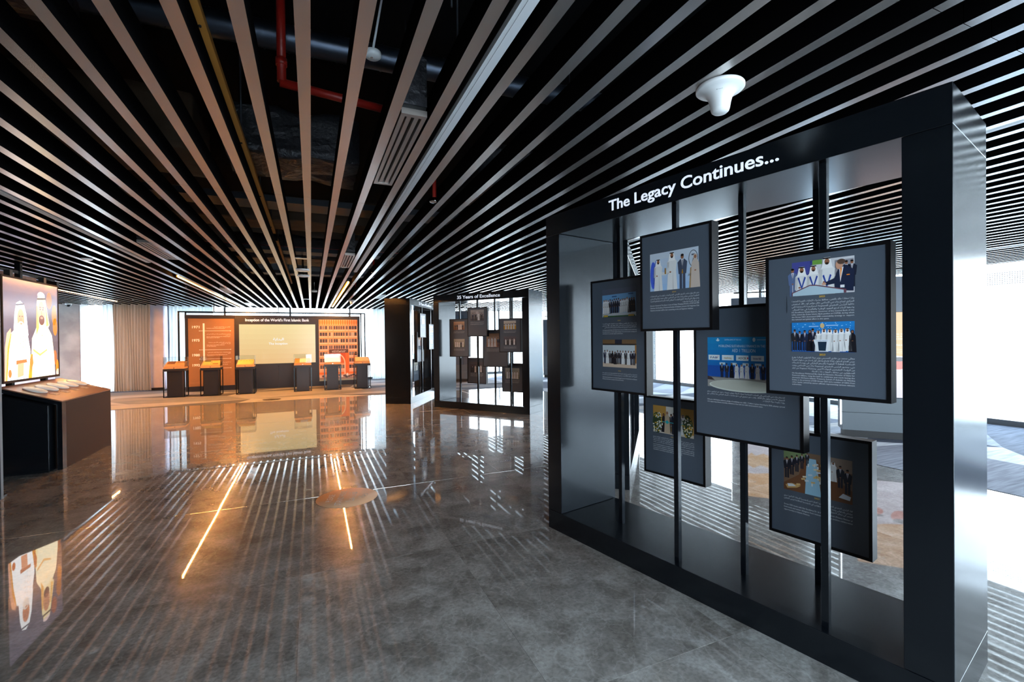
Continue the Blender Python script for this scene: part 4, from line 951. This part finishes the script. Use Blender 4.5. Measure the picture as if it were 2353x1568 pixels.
document('cream page with a small brown picture in the second showcase', P_[1], .25, .43, .15, .95, lin(238, 198, 120), lambda p, a, b, c, d: (p.rect(a+.02, b+.02, c-.02, b+.10, lin(150, 96, 50), 1), p.rect(a+.02, d-.05, c-.06, d-.03, lin(120, 140, 60), 1)))
document('wide yellow page with a row of orange emblems in the third showcase', P_[2], .04, .42, .12, .95, lin(246, 204, 120), lambda p, a, b, c, d: [p.ell(a+.06+i*.07, d-.07, .022, .02, lin(236, 150, 50), 1) for i in range(5)])
document('orange printed page in the fourth showcase', P_[3], .04, .14, .15, .9, lin(230, 170, 100), rows(lin(120, 80, 50), 5))
document('white open folded sheet in the fourth showcase', P_[3], .16, .34, .10, .98, lin(240, 242, 246), rows(lin(200, 205, 212), 4))
document('yellow page with dark footer in the fourth showcase', P_[3], .36, .45, .15, .9, lin(240, 190, 96), lambda p, a, b, c, d: p.rect(a+.01, b+.01, c-.01, b+.04, lin(70, 50, 40), 1))
document('wide white certificate in the fifth showcase', P_[4], .03, .44, .08, .97, lin(244, 236, 224), rows(lin(226, 196, 160), 5))
for i in range(3): document(('lowest', 'middle', 'topmost')[i]+' of the cream strips in the last showcase', P_[5], .04+.01*i, .44-.02*i, .10+.30*i, .32+.30*i, lin(240, 214, 176), rows(lin(150, 96, 56), 1))

# ================================================================== CONSOLE WITH DISCS, SCREEN ABOVE
K = .344; CX0, CX1, CY0, CY1 = -3.27, -2.715, 7.12, 8.56
con = thing('display_console', 'dark brown sloping-top display console below the portrait screen', 'display console', (CX1, CY0, 0))
zf, zb = .81, .81+K*(CX1-CX0); L_ = CY1-CY0
con_m = mat('bronze_laminate', lin(60, 42, 33), 0.6, 0, .1)
MBc = MB(); MBc.prism([(CX0-CX1, 0), (0, 0), (0, zf-.012), (CX0-CX1, zb-.012)], 0.10, L_); MBc.build('console_body', con_m, con)
MBc = MB(); MBc.prism([(CX0-CX1-.0, zb-.012), (0, zf-.012), (.004, zf), (CX0-CX1, zb)], 0, L_); MBc.build('sloping_top', mat('copper_laminate', lin(150, 104, 82), 0.30), con)
b = MB(); b.prism([(-.05, 0), (0, 0), (0, zf-.013), (-.05, zf-.013+.05*K)], 0, .099); b.prism([(CX0-CX1, zb-.06), (-.051, zf-.06+.05*K), (-.051, zf-.013+.05*K), (CX0-CX1, zb-.013)], 0, .099); b.build('end_frame', M['black'], con)
d = MB(); d.prism([(CX0-CX1+.0, .0), (-.085, .0), (-.085, zf-.035), (CX0-CX1+.0, zb-.075)], -.10, .06); d.build('end_door', M['black'], con, .004)
slope = math.atan(K)
for i in range(5):
    y = [7.37, 7.64, 7.91, 8.18, 8.44][i]; x = -3.055
    z = zf+K*(CX1-x)
    o = MB().lathe([(0, 0.0005), (.104, .0005), (.112, .004), (.112, .014), (.106, .019), (0, .020)], 36).build('disc', M['disc'])
    o.location = (x, y, z); o.rotation_euler = (0, slope, 0)
    tag(o, ('nearest', 'second nearest', 'middle', 'second farthest', 'farthest')[i]+' of the five white discs on the sloping console top', 'disc', 'white discs on the console')
    xl = -2.90; zl = zf+K*(CX1-xl)
    pl = MB().box(-.035, .035, -.05, .05, .0004, .004).build('label_plate', mat('label_card', lin(205, 186, 172), .5))
    pl.location = (xl, y+.055, zl); pl.rotation_euler = (0, slope, 0)
    tag(pl, 'small pale label beside the '+('nearest', 'second nearest', 'middle', 'second farthest', 'farthest')[i]+' white disc', 'label', 'labels on the console')
    p = Print()
    for j in range(3): p.rect(-.04, -.018+j*.014, .035-.02*(j == 0), -.012+j*.014, lin(120, 96, 84), 1)
    p.build('print', M['print'], pl, (0, 0, .0042), (-PI/2, 0, PI/2))
# screen
SX, SY0, SY1, SZ0, SZ1 = -3.265, 7.20, 8.50, 1.03, 2.30
scr = thing('portrait_screen', 'large lit screen showing two men in white and gold robes', 'screen', (SX, SY0, 0), PI/2)
W_ = SY1-SY0
box('housing', (0, W_, 0.0, .09, SZ0, SZ1), mat('bronze_frame', lin(96, 66, 54), .35, .4), scr, .004)
b = MB(); F_ = .022
b.box(0, F_, -.008, -.0005, SZ0, SZ1); b.box(W_-F_, W_, -.008, -.0005, SZ0, SZ1); b.box(F_, W_-F_, -.008, -.0005, SZ0, SZ0+.03); b.box(F_, W_-F_, -.008, -.0005, SZ1-F_, SZ1)
b.build('bezel', con_m, scr)
p = Print(); a0, a1, c0, c1 = F_, W_-F_, SZ0+.03, SZ1-F_
sky_bg(p, a0, c0, a1, c1, lin(66, 52, 60), lin(92, 82, 98), 0, 8)
for x, z, rx, rz_, c in ((1.05, 2.07, .07, .11, lin(166, 84, 48)), (1.18, 1.88, .065, .14, lin(176, 98, 34)), (1.20, 1.72, .06, .12, lin(180, 100, 30)), (1.19, 1.30, .05, .10, lin(150, 80, 40)), (1.24, 1.18, .04, .09, lin(190, 108, 20)), (1.26, 1.09, .05, .05, lin(200, 170, 150))): p.ell(x, z, rx, rz_, c, 1, 22)
HOT, CREAM, GOLD, SK = lin(250, 250, 250), lin(226, 200, 140), lin(214, 140, 30), lin(206, 130, 90)
# elder man in white, cloak over the shoulders
p.poly([(.03, c0), (.05, 1.45), (.09, 1.62), (.17, 1.68), (.20, c0)], lin(210, 150, 120), 2)
p.poly([(.06, c0), (.10, 1.45), (.17, 1.62), (.34, 1.72), (.52, 1.62), (.58, 1.40), (.56, c0)], HOT, 3)
p.poly([(.06, c0), (.10, 1.45), (.17, 1.62), (.185, 1.62), (.13, 1.40), (.085, c0)], GOLD, 4)
p.poly([(.22, 1.60), (.25, 1.86), (.29, 1.99), (.37, 2.02), (.45, 1.98), (.50, 1.86), (.54, 1.60), (.44, 1.52), (.32, 1.52)], HOT, 4)
p.poly([(.285, 1.955), (.45, 1.975), (.455, 1.995), (.28, 1.975)], lin(60, 46, 60), 5)
p.ell(.38, 1.80, .075, .125, SK, 5, 20); p.ell(.38, 1.70, .07, .07, lin(236, 222, 210), 6, 16); p.ell(.385, 1.74, .03, .012, lin(196, 130, 100), 7, 10)
p.ell(.355, 1.83, .014, .008, lin(90, 50, 40), 7, 8); p.ell(.41, 1.83, .014, .008, lin(90, 50, 40), 7, 8); p.ell(.383, 1.79, .013, .025, lin(190, 116, 84), 7, 8)
p.poly([(.27, 1.24), (.50, 1.26), (.49, 1.30), (.27, 1.29)], lin(180, 96, 40), 5); p.poly([(.29, 1.08), (.42, 1.10), (.43, 1.26), (.30, 1.25)], lin(222, 150, 110), 5); p.ell(.14, 1.14, .035, .05, lin(196, 104, 40), 5, 12)
for k in range(14): p.ell(.42+.06*math.sin(k*2.1), 1.32+k*.022, .007, .010, lin(210, 150, 90), 6, 6)
# taller man in a gold-edged robe
p.poly([(.58, c0), (.60, 1.34), (.62, 1.56), (.74, 1.72), (.86, 1.76), (1.0, 1.72), (1.11, 1.60), (1.16, 1.34), (1.18, c0)], lin(250, 236, 200), 6)
p.poly([(.52, c0), (.58, 1.36), (.63, 1.36), (.66, c0)], GOLD, 7); p.poly([(.60, c0), (.63, 1.36), (.645, 1.36), (.66, c0)], lin(250, 226, 170), 8)
p.poly([(.72, 1.60), (.74, 2.02), (.78, 2.14), (.85, 2.17), (.93, 2.14), (.97, 2.02), (1.05, 1.74), (.98, 1.66), (.92, 1.72), (.80, 1.72)], lin(252, 226, 170), 7)
p.poly([(.72, 1.60), (.735, 1.98), (.765, 1.98), (.79, 1.70)], lin(236, 170, 80), 8); p.poly([(.94, 1.98), (.97, 2.0), (1.03, 1.74), (.97, 1.72)], lin(240, 180, 90), 8)
p.poly([(.755, 2.06), (.955, 2.075), (.955, 2.10), (.755, 2.085)], lin(70, 44, 40), 9); p.ell(.85, 2.12, .09, .05, lin(236, 206, 200), 8, 16, 0, PI)
p.ell(.855, 1.90, .085, .145, lin(212, 142, 100), 9, 22); p.ell(.855, 1.80, .07, .065, lin(96, 44, 30), 10, 16); p.ell(.855, 1.83, .035, .016, lin(196, 110, 80), 11, 10)
p.ell(.825, 1.94, .016, .009, lin(60, 30, 24), 11, 8); p.ell(.89, 1.94, .016, .009, lin(60, 30, 24), 11, 8); p.rect(.80, 1.962, .845, 1.972, lin(70, 36, 26), 11); p.rect(.87, 1.962, .915, 1.972, lin(70, 36, 26), 11); p.ell(.857, 1.895, .014, .03, lin(196, 120, 80), 11, 8)
p.poly([(.64, 1.40), (.80, 1.33), (.98, 1.40), (.98, 1.42), (.80, 1.36), (.64, 1.43)], lin(230, 170, 90), 8); p.poly([(.56, 1.30), (.62, 1.36), (.64, 1.25), (.58, 1.12)], lin(200, 110, 40), 9); p.ell(.86, 1.60, .008, .012, lin(200, 150, 80), 8, 8)
p.build('picture', M['screenhot'], scr, (0, -.004, 0))
for x in (.42, 1.2): box('mounting_post', (x-.03, x+.03, .092, .15, SZ0-.1, 2.40), M['blackmatte'], scr)
# timber-clad frame carried from the ceiling behind the screen
rig = thing('hanging_frame', 'black hanging frame with oak boards above the portrait screen', 'hanging frame', (-3.72, 7.0, 0))
box('hanger_post', (-.03, .03, 1.58, 1.64, 2.33, 3.69), M['black'], rig); box('hanger_post', (-.03, .03, -.3, -.24, 2.33, 3.69), M['black'], rig)
box('cross_bar', (-.02, .02, -1.2, 2.55, 2.46, 2.50), M['black'], rig)
box('oak_board', (-.09, -.055, -1.2, 2.50, 2.30, 2.42), M['wood'], rig, .003); box('oak_board', (-.30, -.26, -1.2, 2.7, 2.44, 2.56), M['wooddark'], rig, .003)
box('cross_beam', (-.26, .06, 2.50, 2.58, 2.38, 2.46), M['black'], rig)
# edge of a standing panel at the picture's left border
sp = thing('standing_panel', 'tall thin black standing panel cut off at the left edge, before the console', 'standing panel', (-3.25, 6.03, 0))
b = MB(); b.box(-.5, .5, -.012, .012, .10, 2.42); b.build('panel_face', M['panelblack'], sp)
box('edge_trim', (.48, .5005, -.02, .02, 0, 2.44), M['frame'], sp); box('edge_trim', (-.5005, -.48, -.02, .02, 0, 2.44), M['framelight'], sp); box('foot', (-.48, .48, -.12, .12, 0, .018), M['black'], sp)

# ================================================================== STICKERS ON THE FLOOR
def sticker(label, x, y, r, rz, base, art, z):
    o = MB().lathe([(0, 0), (r, 0), (r, .0012), (0, .0012)], 64).build('floor_sticker', mat('sticker_vinyl', base, .55, 0, .3))
    o.location = (x, y, z); o.rotation_euler = (0, 0, rz); tag(o, label, 'floor sticker')
    p = Print(); art(p); p.build('print', M['decal'], o, (0, 0, .0016), (-PI/2, 0, 0)); return o
def art_s(p):
    c = lin(236, 230, 226)
    p.text('PLEASE', -.10, .10, .125, .055, c, 0); p.text('STAND HERE', -.20, .19, .03, .055, c, 0)
    p.text(arabic('\u0642\u0641 \u0647\u0646\u0627'), -.12, .14, -.075, .07, c, 0); p.text(arabic('\u0631\u062c\u0627\u0621'), -.05, .07, -.165, .06, c, 0)
sticker('round brown PLEASE STAND HERE sticker with painted-in orange light on the polished floor', .295, 4.64, .277, math.radians(77), lin(236, 178, 136), art_s, .0012)  # orange light reflected on the vinyl is put into its base colour
def art_t(p):
    c = lin(196, 160, 130)
    p.text('PLEASE STAND HERE', -.15, .15, .04, .035, c, 0); p.text(arabic('\u0642\u0641 \u0647\u0646\u0627'), -.1, .1, -.06, .05, c, 0)
sticker('black round sticker with pale lettering on the carpet before the far wall', -.94, 13.17, .21, 0, lin(24, 22, 24), art_t, .0012)

# ================================================================== DISPLAY WALLS ON THE RIGHT
def poster_near(p, x0, z0, x1, z1):
    h = z1-z0
    p.rect(x0, z0, x1, z1, lin(250, 190, 120), 0)
    p.poly([(x0, z0), (x1, z0), (x1, z0+h*.46), (x0+(x1-x0)*.6, z0+h*.47), (x0+(x1-x0)*.3, z0+h*.50), (x0, z0+h*.56)], lin(226, 222, 240), 1)
    for i in range(3): p.poly([(x0, z0+h*(.57+.02*i)), (x0+(x1-x0)*.5, z0+h*(.515+.02*i)), (x1, z0+h*(.50+.02*i)), (x1, z0+h*(.505+.02*i)), (x0+(x1-x0)*.5, z0+h*(.52+.02*i)), (x0, z0+h*(.575+.02*i))], lin(255, 226, 190), 2)
    R_ = lin(220, 110, 90); K_ = lin(80, 76, 90)
    for u, v, a, b_ in ((.20, .80-.44, .07, .05), (.42, .70-.30, .10, .085), (.70, .36, .08, .07), (.06, .30, .05, .12)):
        p.ell(x0+(x1-x0)*u, z0+h*v, a, b_, R_, 3, 14); p.ell(x0+(x1-x0)*u+.01, z0+h*(v+.05), a*.9, b_*.35, K_, 4, 12)
    c = lin(255, 250, 244)
    p.text('2024', x0+(x1-x0)*.1, x0+(x1-x0)*.28, z0+h*.90, .035, c, 3); p.ell(x0+(x1-x0)*.22, z0+h*.86, .014, .014, c, 3, 10); p.rect(x0+.06, z0+h*.858, x0+(x1-x0)*.22, z0+h*.862, c, 3)
    p.text('1981', x0+(x1-x0)*.12, x0+(x1-x0)*.24, z0+h*.80, .04, c, 3)
    p.block(E1[:3], x0+.06, x1-.1, z0+h*.76, .035, c, False, 3); p.block(["Islamic Foundation Expansion"], x0+.06, x1-.2, z0+h*.635, .04, c, False, 3)
def poster_far(p, x0, z0, x1, z1):
    h = z1-z0; W2 = x1-x0
    p.rect(x0, z0, x1, z1, lin(252, 196, 126), 0)
    p.poly([(x0, z0), (x1, z0), (x1, z0+h*.56), (x0+W2*.6, z0+h*.62), (x0+W2*.25, z0+h*.66), (x0, z0+h*.66)], lin(224, 228, 246), 1)
    p.poly([(x0+.10, z0+h*.42), (x0+.22, z0+h*.36), (x0+.30, z0+h*.40), (x0+.46, z0+h*.36), (x0+.62, z0+h*.40), (x0+.76, z0+h*.34), (x0+.78, z0+h*.5), (x0+.6, z0+h*.57), (x0+.4, z0+h*.53), (x0+.26, z0+h*.58), (x0+.12, z0+h*.53)], lin(232, 190, 132), 2)
    c = lin(255, 250, 244); p.block(E2[:4], x0+.08, x1-.1, z0+h*.95, .05, c, False, 2); p.text('2004', x0+.1, x0+.3, z0+h*.76, .045, c, 2)
def text_only(p, x0, z0, x1, z1):
    p.rect(x0, z0, x1, z1, lin(40, 54, 84), 0); p.block(E2[:5]+E1[:3], x0+.1, x0+1.1, z1-.28, .075, lin(190, 206, 230), False, 1)
def media_wall(label, x, y, rz, wd, H, pz0, pz1, art, glow=True):
    t = thing('media_wall', label, 'display wall', (x, y, 0), rz, 'slate display walls on the window side')
    box('plinth', (.03, wd-.03, .02, .28, 0, .10), M['blackmatte'], t)
    box('base_panel', (0, wd, 0, .30, .101, .36), M['greybase'], t, .002); box('base_panel', (0, wd, 0, .30, .364, pz0), M['greybase'], t, .002)
    box('upper_body', (0, wd, 0, .30, pz0+.002, H), M['slate'], t, .002)
    s = box('screen', (.17, wd-.17, -.012, -.0005, pz0+.01, pz1), M['panelblack'], t)
    p = Print(); art(p, .175, pz0+.014, wd-.175, pz1-.004); p.build('picture', M['screen'] if glow else M['print'], s, (0, -.0124, 0))
    for u in (-.014, wd+.002): box('edge_light', (u, u+.012, .05, .075, .167, H-.02), M['led'], t)
    for u in (wd*.22, wd*.74): box('hanger_rod', (u-.015, u+.015, .12, .15, H+.001, 3.69), M['blackmatte'], t)
    box('top_bar', (.05, wd-.05, .12, .15, H+.11, H+.14), M['blackmatte'], t)
    return t
d1 = math.atan2(-.75, .66)
media_wall('slate display wall with orange poster screen and grey base, behind the tall cabinet\'s right half', 7.15, 4.27, d1, 1.5, 2.31, .585, 1.81, poster_near)
media_wall('slate display wall with orange map screen, farther back behind the tall cabinet', 8.86, 7.70, d1, 1.5, 2.356, .585, 2.16, poster_far)
media_wall('slate display wall with small white text, in the gap left of the tall cabinet', 7.95, 15.33, math.atan2(-.59, .99), 1.6, 2.17, .80, 2.10, text_only, False)
media_wall('plain slate display wall glimpsed through the 35 Years cabinet', 3.95, 15.7, math.atan2(-.22, .39), 1.15, 2.45, .585, 2.3, lambda p, a, b, c, d: p.rect(a, b, c, d, lin(66, 82, 100), 0), False)

# ================================================================== ON AND BETWEEN THE BAFFLES
def linear_light(label, x, parts, lamp=True):
    t = thing('linear_light', label, 'ceiling light', (x, 0, HC+.012), 0, 'recessed linear lights between the baffles')
    for a, b_, lit in parts:
        box('housing', (-.030, .030, a, b_, .028, .085), M['blackmatte'], t)
        box('diffuser', (-.009, .009, a+.01, b_-.01, 0, .0275), M['lit'] if lit else M['unlit'], t)
        for u in (-.0275, .0095): box('added_edge', (u, u+.018, a+.01, b_-.01, .002, .0275), M['halo_edge'] if lit else M['unlit'], t)  # added edges; the lit ones imitate the halo round the core
    return t
linear_light('warm glowing linear light above the timeline board side of the far wall', -2.1146, [(-1.6, 1.9, False), (1.95, 8.1, False), (9.68, 17.75, True)])
linear_light('warm glowing linear light running towards the right part of the lit screen', .6854, [(-1.6, 1.3, False), (1.35, 8.13, False), (9.68, 17.10, True)])
linear_light('warm glowing linear light emerging behind the portrait screen', -4.9146, [(1.9, 8.1, False), (9.68, 16.05, True)])
linear_light('switched-off white linear light above the right end of the tall cabinet', 3.4854, [(-1.6, 1.0, False), (1.05, 7.6, False)])
linear_light('switched-off white linear light near the right-hand window, over the display walls', 6.2854, [(-1.6, 1.0, False), (1.05, 7.6, False), (9.7, 17.0, False)])

def grille(label, x, y0, y1, wd=.128):
    t = thing('air_grille', label, 'air vent', (x, (y0+y1)/2, HC+.004), 0, 'slot air grilles between the baffles')
    L2 = (y1-y0)/2; h = wd/2
    b = MB(); b.box(-h, -h+.022, -L2, L2, 0, .03); b.box(h-.022, h, -L2, L2, 0, .03); b.box(-h+.022, h-.022, -L2, -L2+.03, 0, .03); b.box(-h+.022, h-.022, L2-.03, L2, 0, .03); b.build('frame', M['vent'], t)
    for u in (-.019, .019): box('vane', (u-.011, u+.011, -L2+.03, L2-.03, .004, .028), M['vent'], t)
    box('throat', (-h+.004, h-.004, -L2+.004, L2-.004, .031, .05), M['blackmatte'], t)
    box('plenum_box', (-h, h, -L2, L2, .051, .30), M['wrap'], t)
    return t
grille('nearest slot air grille, between two brown baffles overhead', .485, 2.30, 3.42)
grille('small slot air grille farther along the same gap as the nearest one', .485, 6.45, 7.60)
grille('slot air grille over the left part of the hall', -1.7146, 6.40, 7.60)
grille('slot air grille beside the start of the left glowing light', -1.7146, 11.5, 12.6)
grille('slot air grille close to the window, above the timeline board', -1.7146, 15.65, 16.9)
grille('slot air grille above the 25 Years cabinet', 1.6854, 12.0, 13.1)
grille('slot air grille near the right-hand window', 8.2854, 2.3, 3.5)
grille('slot air grille over the map screen, behind the tall cabinet', 8.2854, 5.0, 6.2)

def antenna(label, x, y, s=1.0):
    t = thing('antenna', label, 'antenna', (x, y, HC-.001), 0)
    MB().lathe([(0, 0), (.098*s, 0), (.101*s, -.004*s), (.101*s, -.013*s), (.097*s, -.017*s), (.080*s, -.022*s), (.062*s, -.034*s), (.050*s, -.052*s), (.044*s, -.075*s), (.0395*s, -.100*s), (.036*s, -.110*s), (.028*s, -.117*s), (.015*s, -.120*s), (0, -.1205*s)], 48).build('dome', M['whiteplastic'], t)
    box('mounting_rod', (-.008, .008, -.008, .008, .001, .25), M['blackmatte'], t)
    return t
a1 = antenna('large white trumpet-shaped antenna on the ceiling in front of the tall cabinet', 1.685, 1.515)
p = Print(); c = lin(50, 56, 66)
p.ell(-.012, .0, .0022, .0026, c, 0, 8); p.text('SIEM', -.007, .011, -.0022, .0044, c, 0)
ang = math.atan2(-1.515, -1.685)
pr = p.build('printed_mark', M['print'], a1, (.0615*math.cos(ang), .0615*math.sin(ang), -.0375), (math.radians(-38), 0, ang+PI/2))
antenna('small white trumpet-shaped antenna far off beside the right glowing light', 1.06, 13.74, 1.0)

def lathe_thing(name, label, cat, x, y, z, prof, mt, rod=None, group=None):
    t = thing(name, label, cat, (x, y, z), 0, group)
    MB().lathe(prof, 28).build('body', mt, t)
    if rod: MB().tube((0, 0, rod[2] if len(rod) > 2 else .0), (0, 0, rod[0]), rod[1], 10).build('drop_pipe', rod[3] if len(rod) > 3 else M['red'], t)
    return t
SPR = [(0, -.012), (.028, -.012), (.040, -.004), (.041, .002), (.024, .004), (.022, .03), (.014, .034), (0, .034)]
def sprinkler(label, x, y): return lathe_thing('sprinkler', label, 'sprinkler', x, y, HC+.02, SPR, M['chrome'], (.9, .016, .034, M['red']), 'sprinklers on red drop pipes')
sprinkler('nearest sprinkler on a red pipe, left of the tall cabinet\'s corner', .945, 3.74)
sprinkler('small far sprinkler on a red pipe, near the small air grille', .985, 8.1)
sprinkler('far sprinkler beside the right glowing light', .985, 11.6)
sprinkler('far sprinkler over the left glowing light', -2.4, 11.5)
sprinkler('far sprinkler close to the taupe curtain', -4.4, 15.4)
t = thing('smoke_detector', 'white round detector hanging in the gap beside the large duct', 'detector', (.265, 2.12, HC+.15))
MB().lathe([(0, -.012), (.030, -.012), (.036, -.006), (.036, .012), (.028, .016), (0, .016)], 28).build('body', M['whiteplastic'], t)
MB().tube((0, 0, .016), (.05, .03, .30), .005, 8).build('cable', M['whiteplastic'], t); MB().tube((-.004, 0, -.0125), (-.004, 0, -.014), .006, 10).build('lens', M['chrome'], t)
DISC = [(0, -.010), (.085, -.010), (.097, -.004), (.097, .010), (.080, .014), (0, .014)]
lathe_thing('ceiling_speaker', 'white round ceiling speaker, nearer of the pair in the middle gap', 'speaker', -.113, 7.95, HC-.011, DISC, M['whiteplastic'], (.3, .01, .014, M['blackmatte']), None)
lathe_thing('ceiling_speaker', 'white round ceiling speaker, farther of the pair in the middle gap', 'speaker', -.113, 8.70, HC-.011, DISC, M['whiteplastic'], (.3, .01, .014, M['blackmatte']), None)
lathe_thing('ceiling_sensor', 'small white round sensor over the portrait screen side', 'sensor', -2.71, 7.84, HC-.011, [(0, -.012), (.05, -.012), (.062, -.002), (.062, .008), (0, .010)], M['whiteplastic'], (.25, .008, .01, M['blackmatte']))
lathe_thing('ceiling_sensor', 'small white round sensor in the gap left of the right glowing light', 'sensor', .08, 11.55, HC+.004, [(0, -.014), (.05, -.014), (.06, -.004), (.06, .03), (0, .032)], M['whiteplastic'], (.4, .01, .032, M['chrome']))
for y, l in ((7.0, 'pale metal cross plate joining the two middle baffles, before the speakers'), (13.9, 'pale metal cross plate joining the two middle baffles, far off'), (8.3, 'pale metal cross plate between the two round speakers')):
    tag(box('cross_plate', (-.1885, -.0407, y-.05, y+.05, HC+.012, HC+.018), M['slat']), l, 'bracket', 'cross plates between the middle baffles')
cm = thing('dome_camera', 'dark dome security camera at the top of the concrete pillar', 'security camera', (-6.32, 17.05, HC-.002))
MB().lathe([(0, 0), (.075, 0), (.075, -.03), (.066, -.036), (0, -.036)], 28).build('housing', M['whiteplastic'], cm)
MB().lathe([(.062, -.0365), (.058, -.06), (.040, -.083), (.018, -.094), (0, -.096)], 28).build('dome', mat('smoked_dome', (.01, .012, .016, 1), .05), cm)

# ================================================================== SERVICES ABOVE THE BAFFLES
sd = thing('spiral_duct', 'round spiral steel duct crossing above the baffles', 'duct', (0, 3.22, 3.40))
b = MB(); n = 46
for i in range(n):
    xa, xb = -3.6+i*.14, -3.6+(i+1)*.14
    b.tube((xa, -.028*xa, 0), (xb, -.028*xb, 0), .078, 18, caps=False); b.tube((xb-.010, -.028*xb, 0), (xb, -.028*xb, 0), .0815, 18, caps=False)
b.build('duct_run', M['duct'], sd)
for x in (-2.2, -.75, .62, 1.9):
    b = MB(); b.tube((x, -.028*x, -.084), (x, -.028*x, .3), .004, 6); b.build('hanger', M['tray'], sd)
def wrapped(label, x0, x1, y0, y1, z0, z1, mt, name='insulated_duct'):
    o = MB().box(x0, x1, y0, y1, z0, z1).build(name, mt)
    bm = bmesh.new(); bm.from_mesh(o.data)
    bmesh.ops.subdivide_edges(bm, edges=bm.edges[:], cuts=7, use_grid_fill=True)
    r_ = random.Random(int(100*(x0+y0))+7)
    for v in bm.verts: v.co += Vector((0, r_.uniform(-.02, .02), r_.uniform(-.025, .025)))
    for f in bm.faces: f.smooth = True
    bm.to_mesh(o.data); bm.free()
    return tag(o, label, 'duct', 'wrapped ducts above the baffles')
wrapped('black wrapped duct in the middle gaps beyond the spiral duct', -.55, .36, 3.75, 4.35, 2.86, 3.20, M['wrap'])
wrapped('brown fire-board duct on the left, beyond the spiral duct', -3.4, -.75, 3.85, 4.5, 2.86, 3.24, M['wrapbrown'])
wrapped('brown fire-board duct on the far left above the baffles', -6.4, -3.6, 4.6, 5.4, 2.92, 3.3, M['wrapbrown'])
wrapped('black wrapped duct nearest overhead on the left', -3.6, -1.0, 2.45, 2.85, 3.0, 3.3, M['wrap'])
wrapped('short brown fire-board duct farther down the middle', -1.5, .9, 6.2, 6.7, 2.95, 3.25, M['wrapbrown'])
wrapped('black wrapped duct far down the middle', -1.2, 1.2, 9.0, 9.8, 2.95, 3.35, M['wrap'])
wrapped('black wrapped duct above the right baffles', 1.4, 4.2, 3.9, 4.6, 2.9, 3.25, M['wrap'])
def tray(label, x0, x1, y, z):
    t = thing('cable_tray', label, 'cable tray', (0, y, z), 0, 'cable trays above the baffles')
    box('tray_bed', (x0, x1, -.15, .15, 0, .004), M['tray'], t); box('side_rail', (x0, x1, -.154, -.15, 0, .06), M['tray'], t); box('side_rail', (x0, x1, .15, .154, 0, .06), M['tray'], t)
    MB().tube((x0, -.05, .025), (x1, -.05, .025), .018, 8).build('cable', M['blackmatte'], t); MB().tube((x0, .04, .02), (x1, .06, .02), .014, 8).build('cable', M['blackmatte'], t)
tray('dark cable tray crossing just beyond the wrapped ducts', -5.2, 2.6, 5.1, 2.83)
tray('second dark cable tray crossing farther off', -5.2, 2.6, 7.82, 2.84)
tray('third dark cable tray crossing far off', -5.2, 2.6, 10.4, 2.84)
rpp = thing('red_pipe', 'red sprinkler pipe dropping through the gap beside the spiral duct', 'pipe', (-.135, 2.90, 0))
MB().tube((0, 0, 2.96), (0, 0, 3.69), .024, 14).build('riser', M['red'], rpp); MB().tube((0, 0, 3.05), (0, 0, 3.09), .030, 14).build('coupling', M['red'], rpp)
MB().tube((-.01, 0, 2.955), (.75, .12, 2.955), .024, 14).build('branch', M['red'], rpp)
rp2 = thing('red_pipe', 'long red sprinkler main running above the far baffles', 'pipe', (0, 8.6, 3.05))
MB().tube((-2.6, 0, 0), (3.2, 0, 0), .03, 14).build('main_run', M['red'], rp2)
st = thing('strut_channel', 'metal strut with orange light painted in, running lengthwise above the baffles', 'strut', (-.395, 0, 2.772))
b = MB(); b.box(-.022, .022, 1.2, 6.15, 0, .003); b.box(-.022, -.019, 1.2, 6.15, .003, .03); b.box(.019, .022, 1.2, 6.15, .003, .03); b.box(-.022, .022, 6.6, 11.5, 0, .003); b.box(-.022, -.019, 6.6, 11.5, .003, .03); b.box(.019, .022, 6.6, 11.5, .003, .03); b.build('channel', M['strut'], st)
for y in (2.2, 3.4, 4.6, 5.8, 7.0, 8.2, 10.2): MB().tube((0, y, -.006), (0, y, .92), .006, 8).build('threaded_rod', M['tray'], st)
for x, y, l in ((.42, 1.7, 'first'), (.52, 1.75, 'middle'), (.62, 2.0, 'last')):
    tag(MB().tube((x, y, 2.8), (x, y, 3.69), .004, 6).build('hanger_wire', M['tray']), l+' of the thin dark hanger wires beyond the white detector', 'wire', 'hanger wires above the baffles')
bt = thing('blue_tag', 'small blue tag on the services at the top of the picture', 'tag', (.27, 1.36, 2.86)); box('plate', (-.012, .012, -.001, .001, -.012, .012), M['blue'], bt)
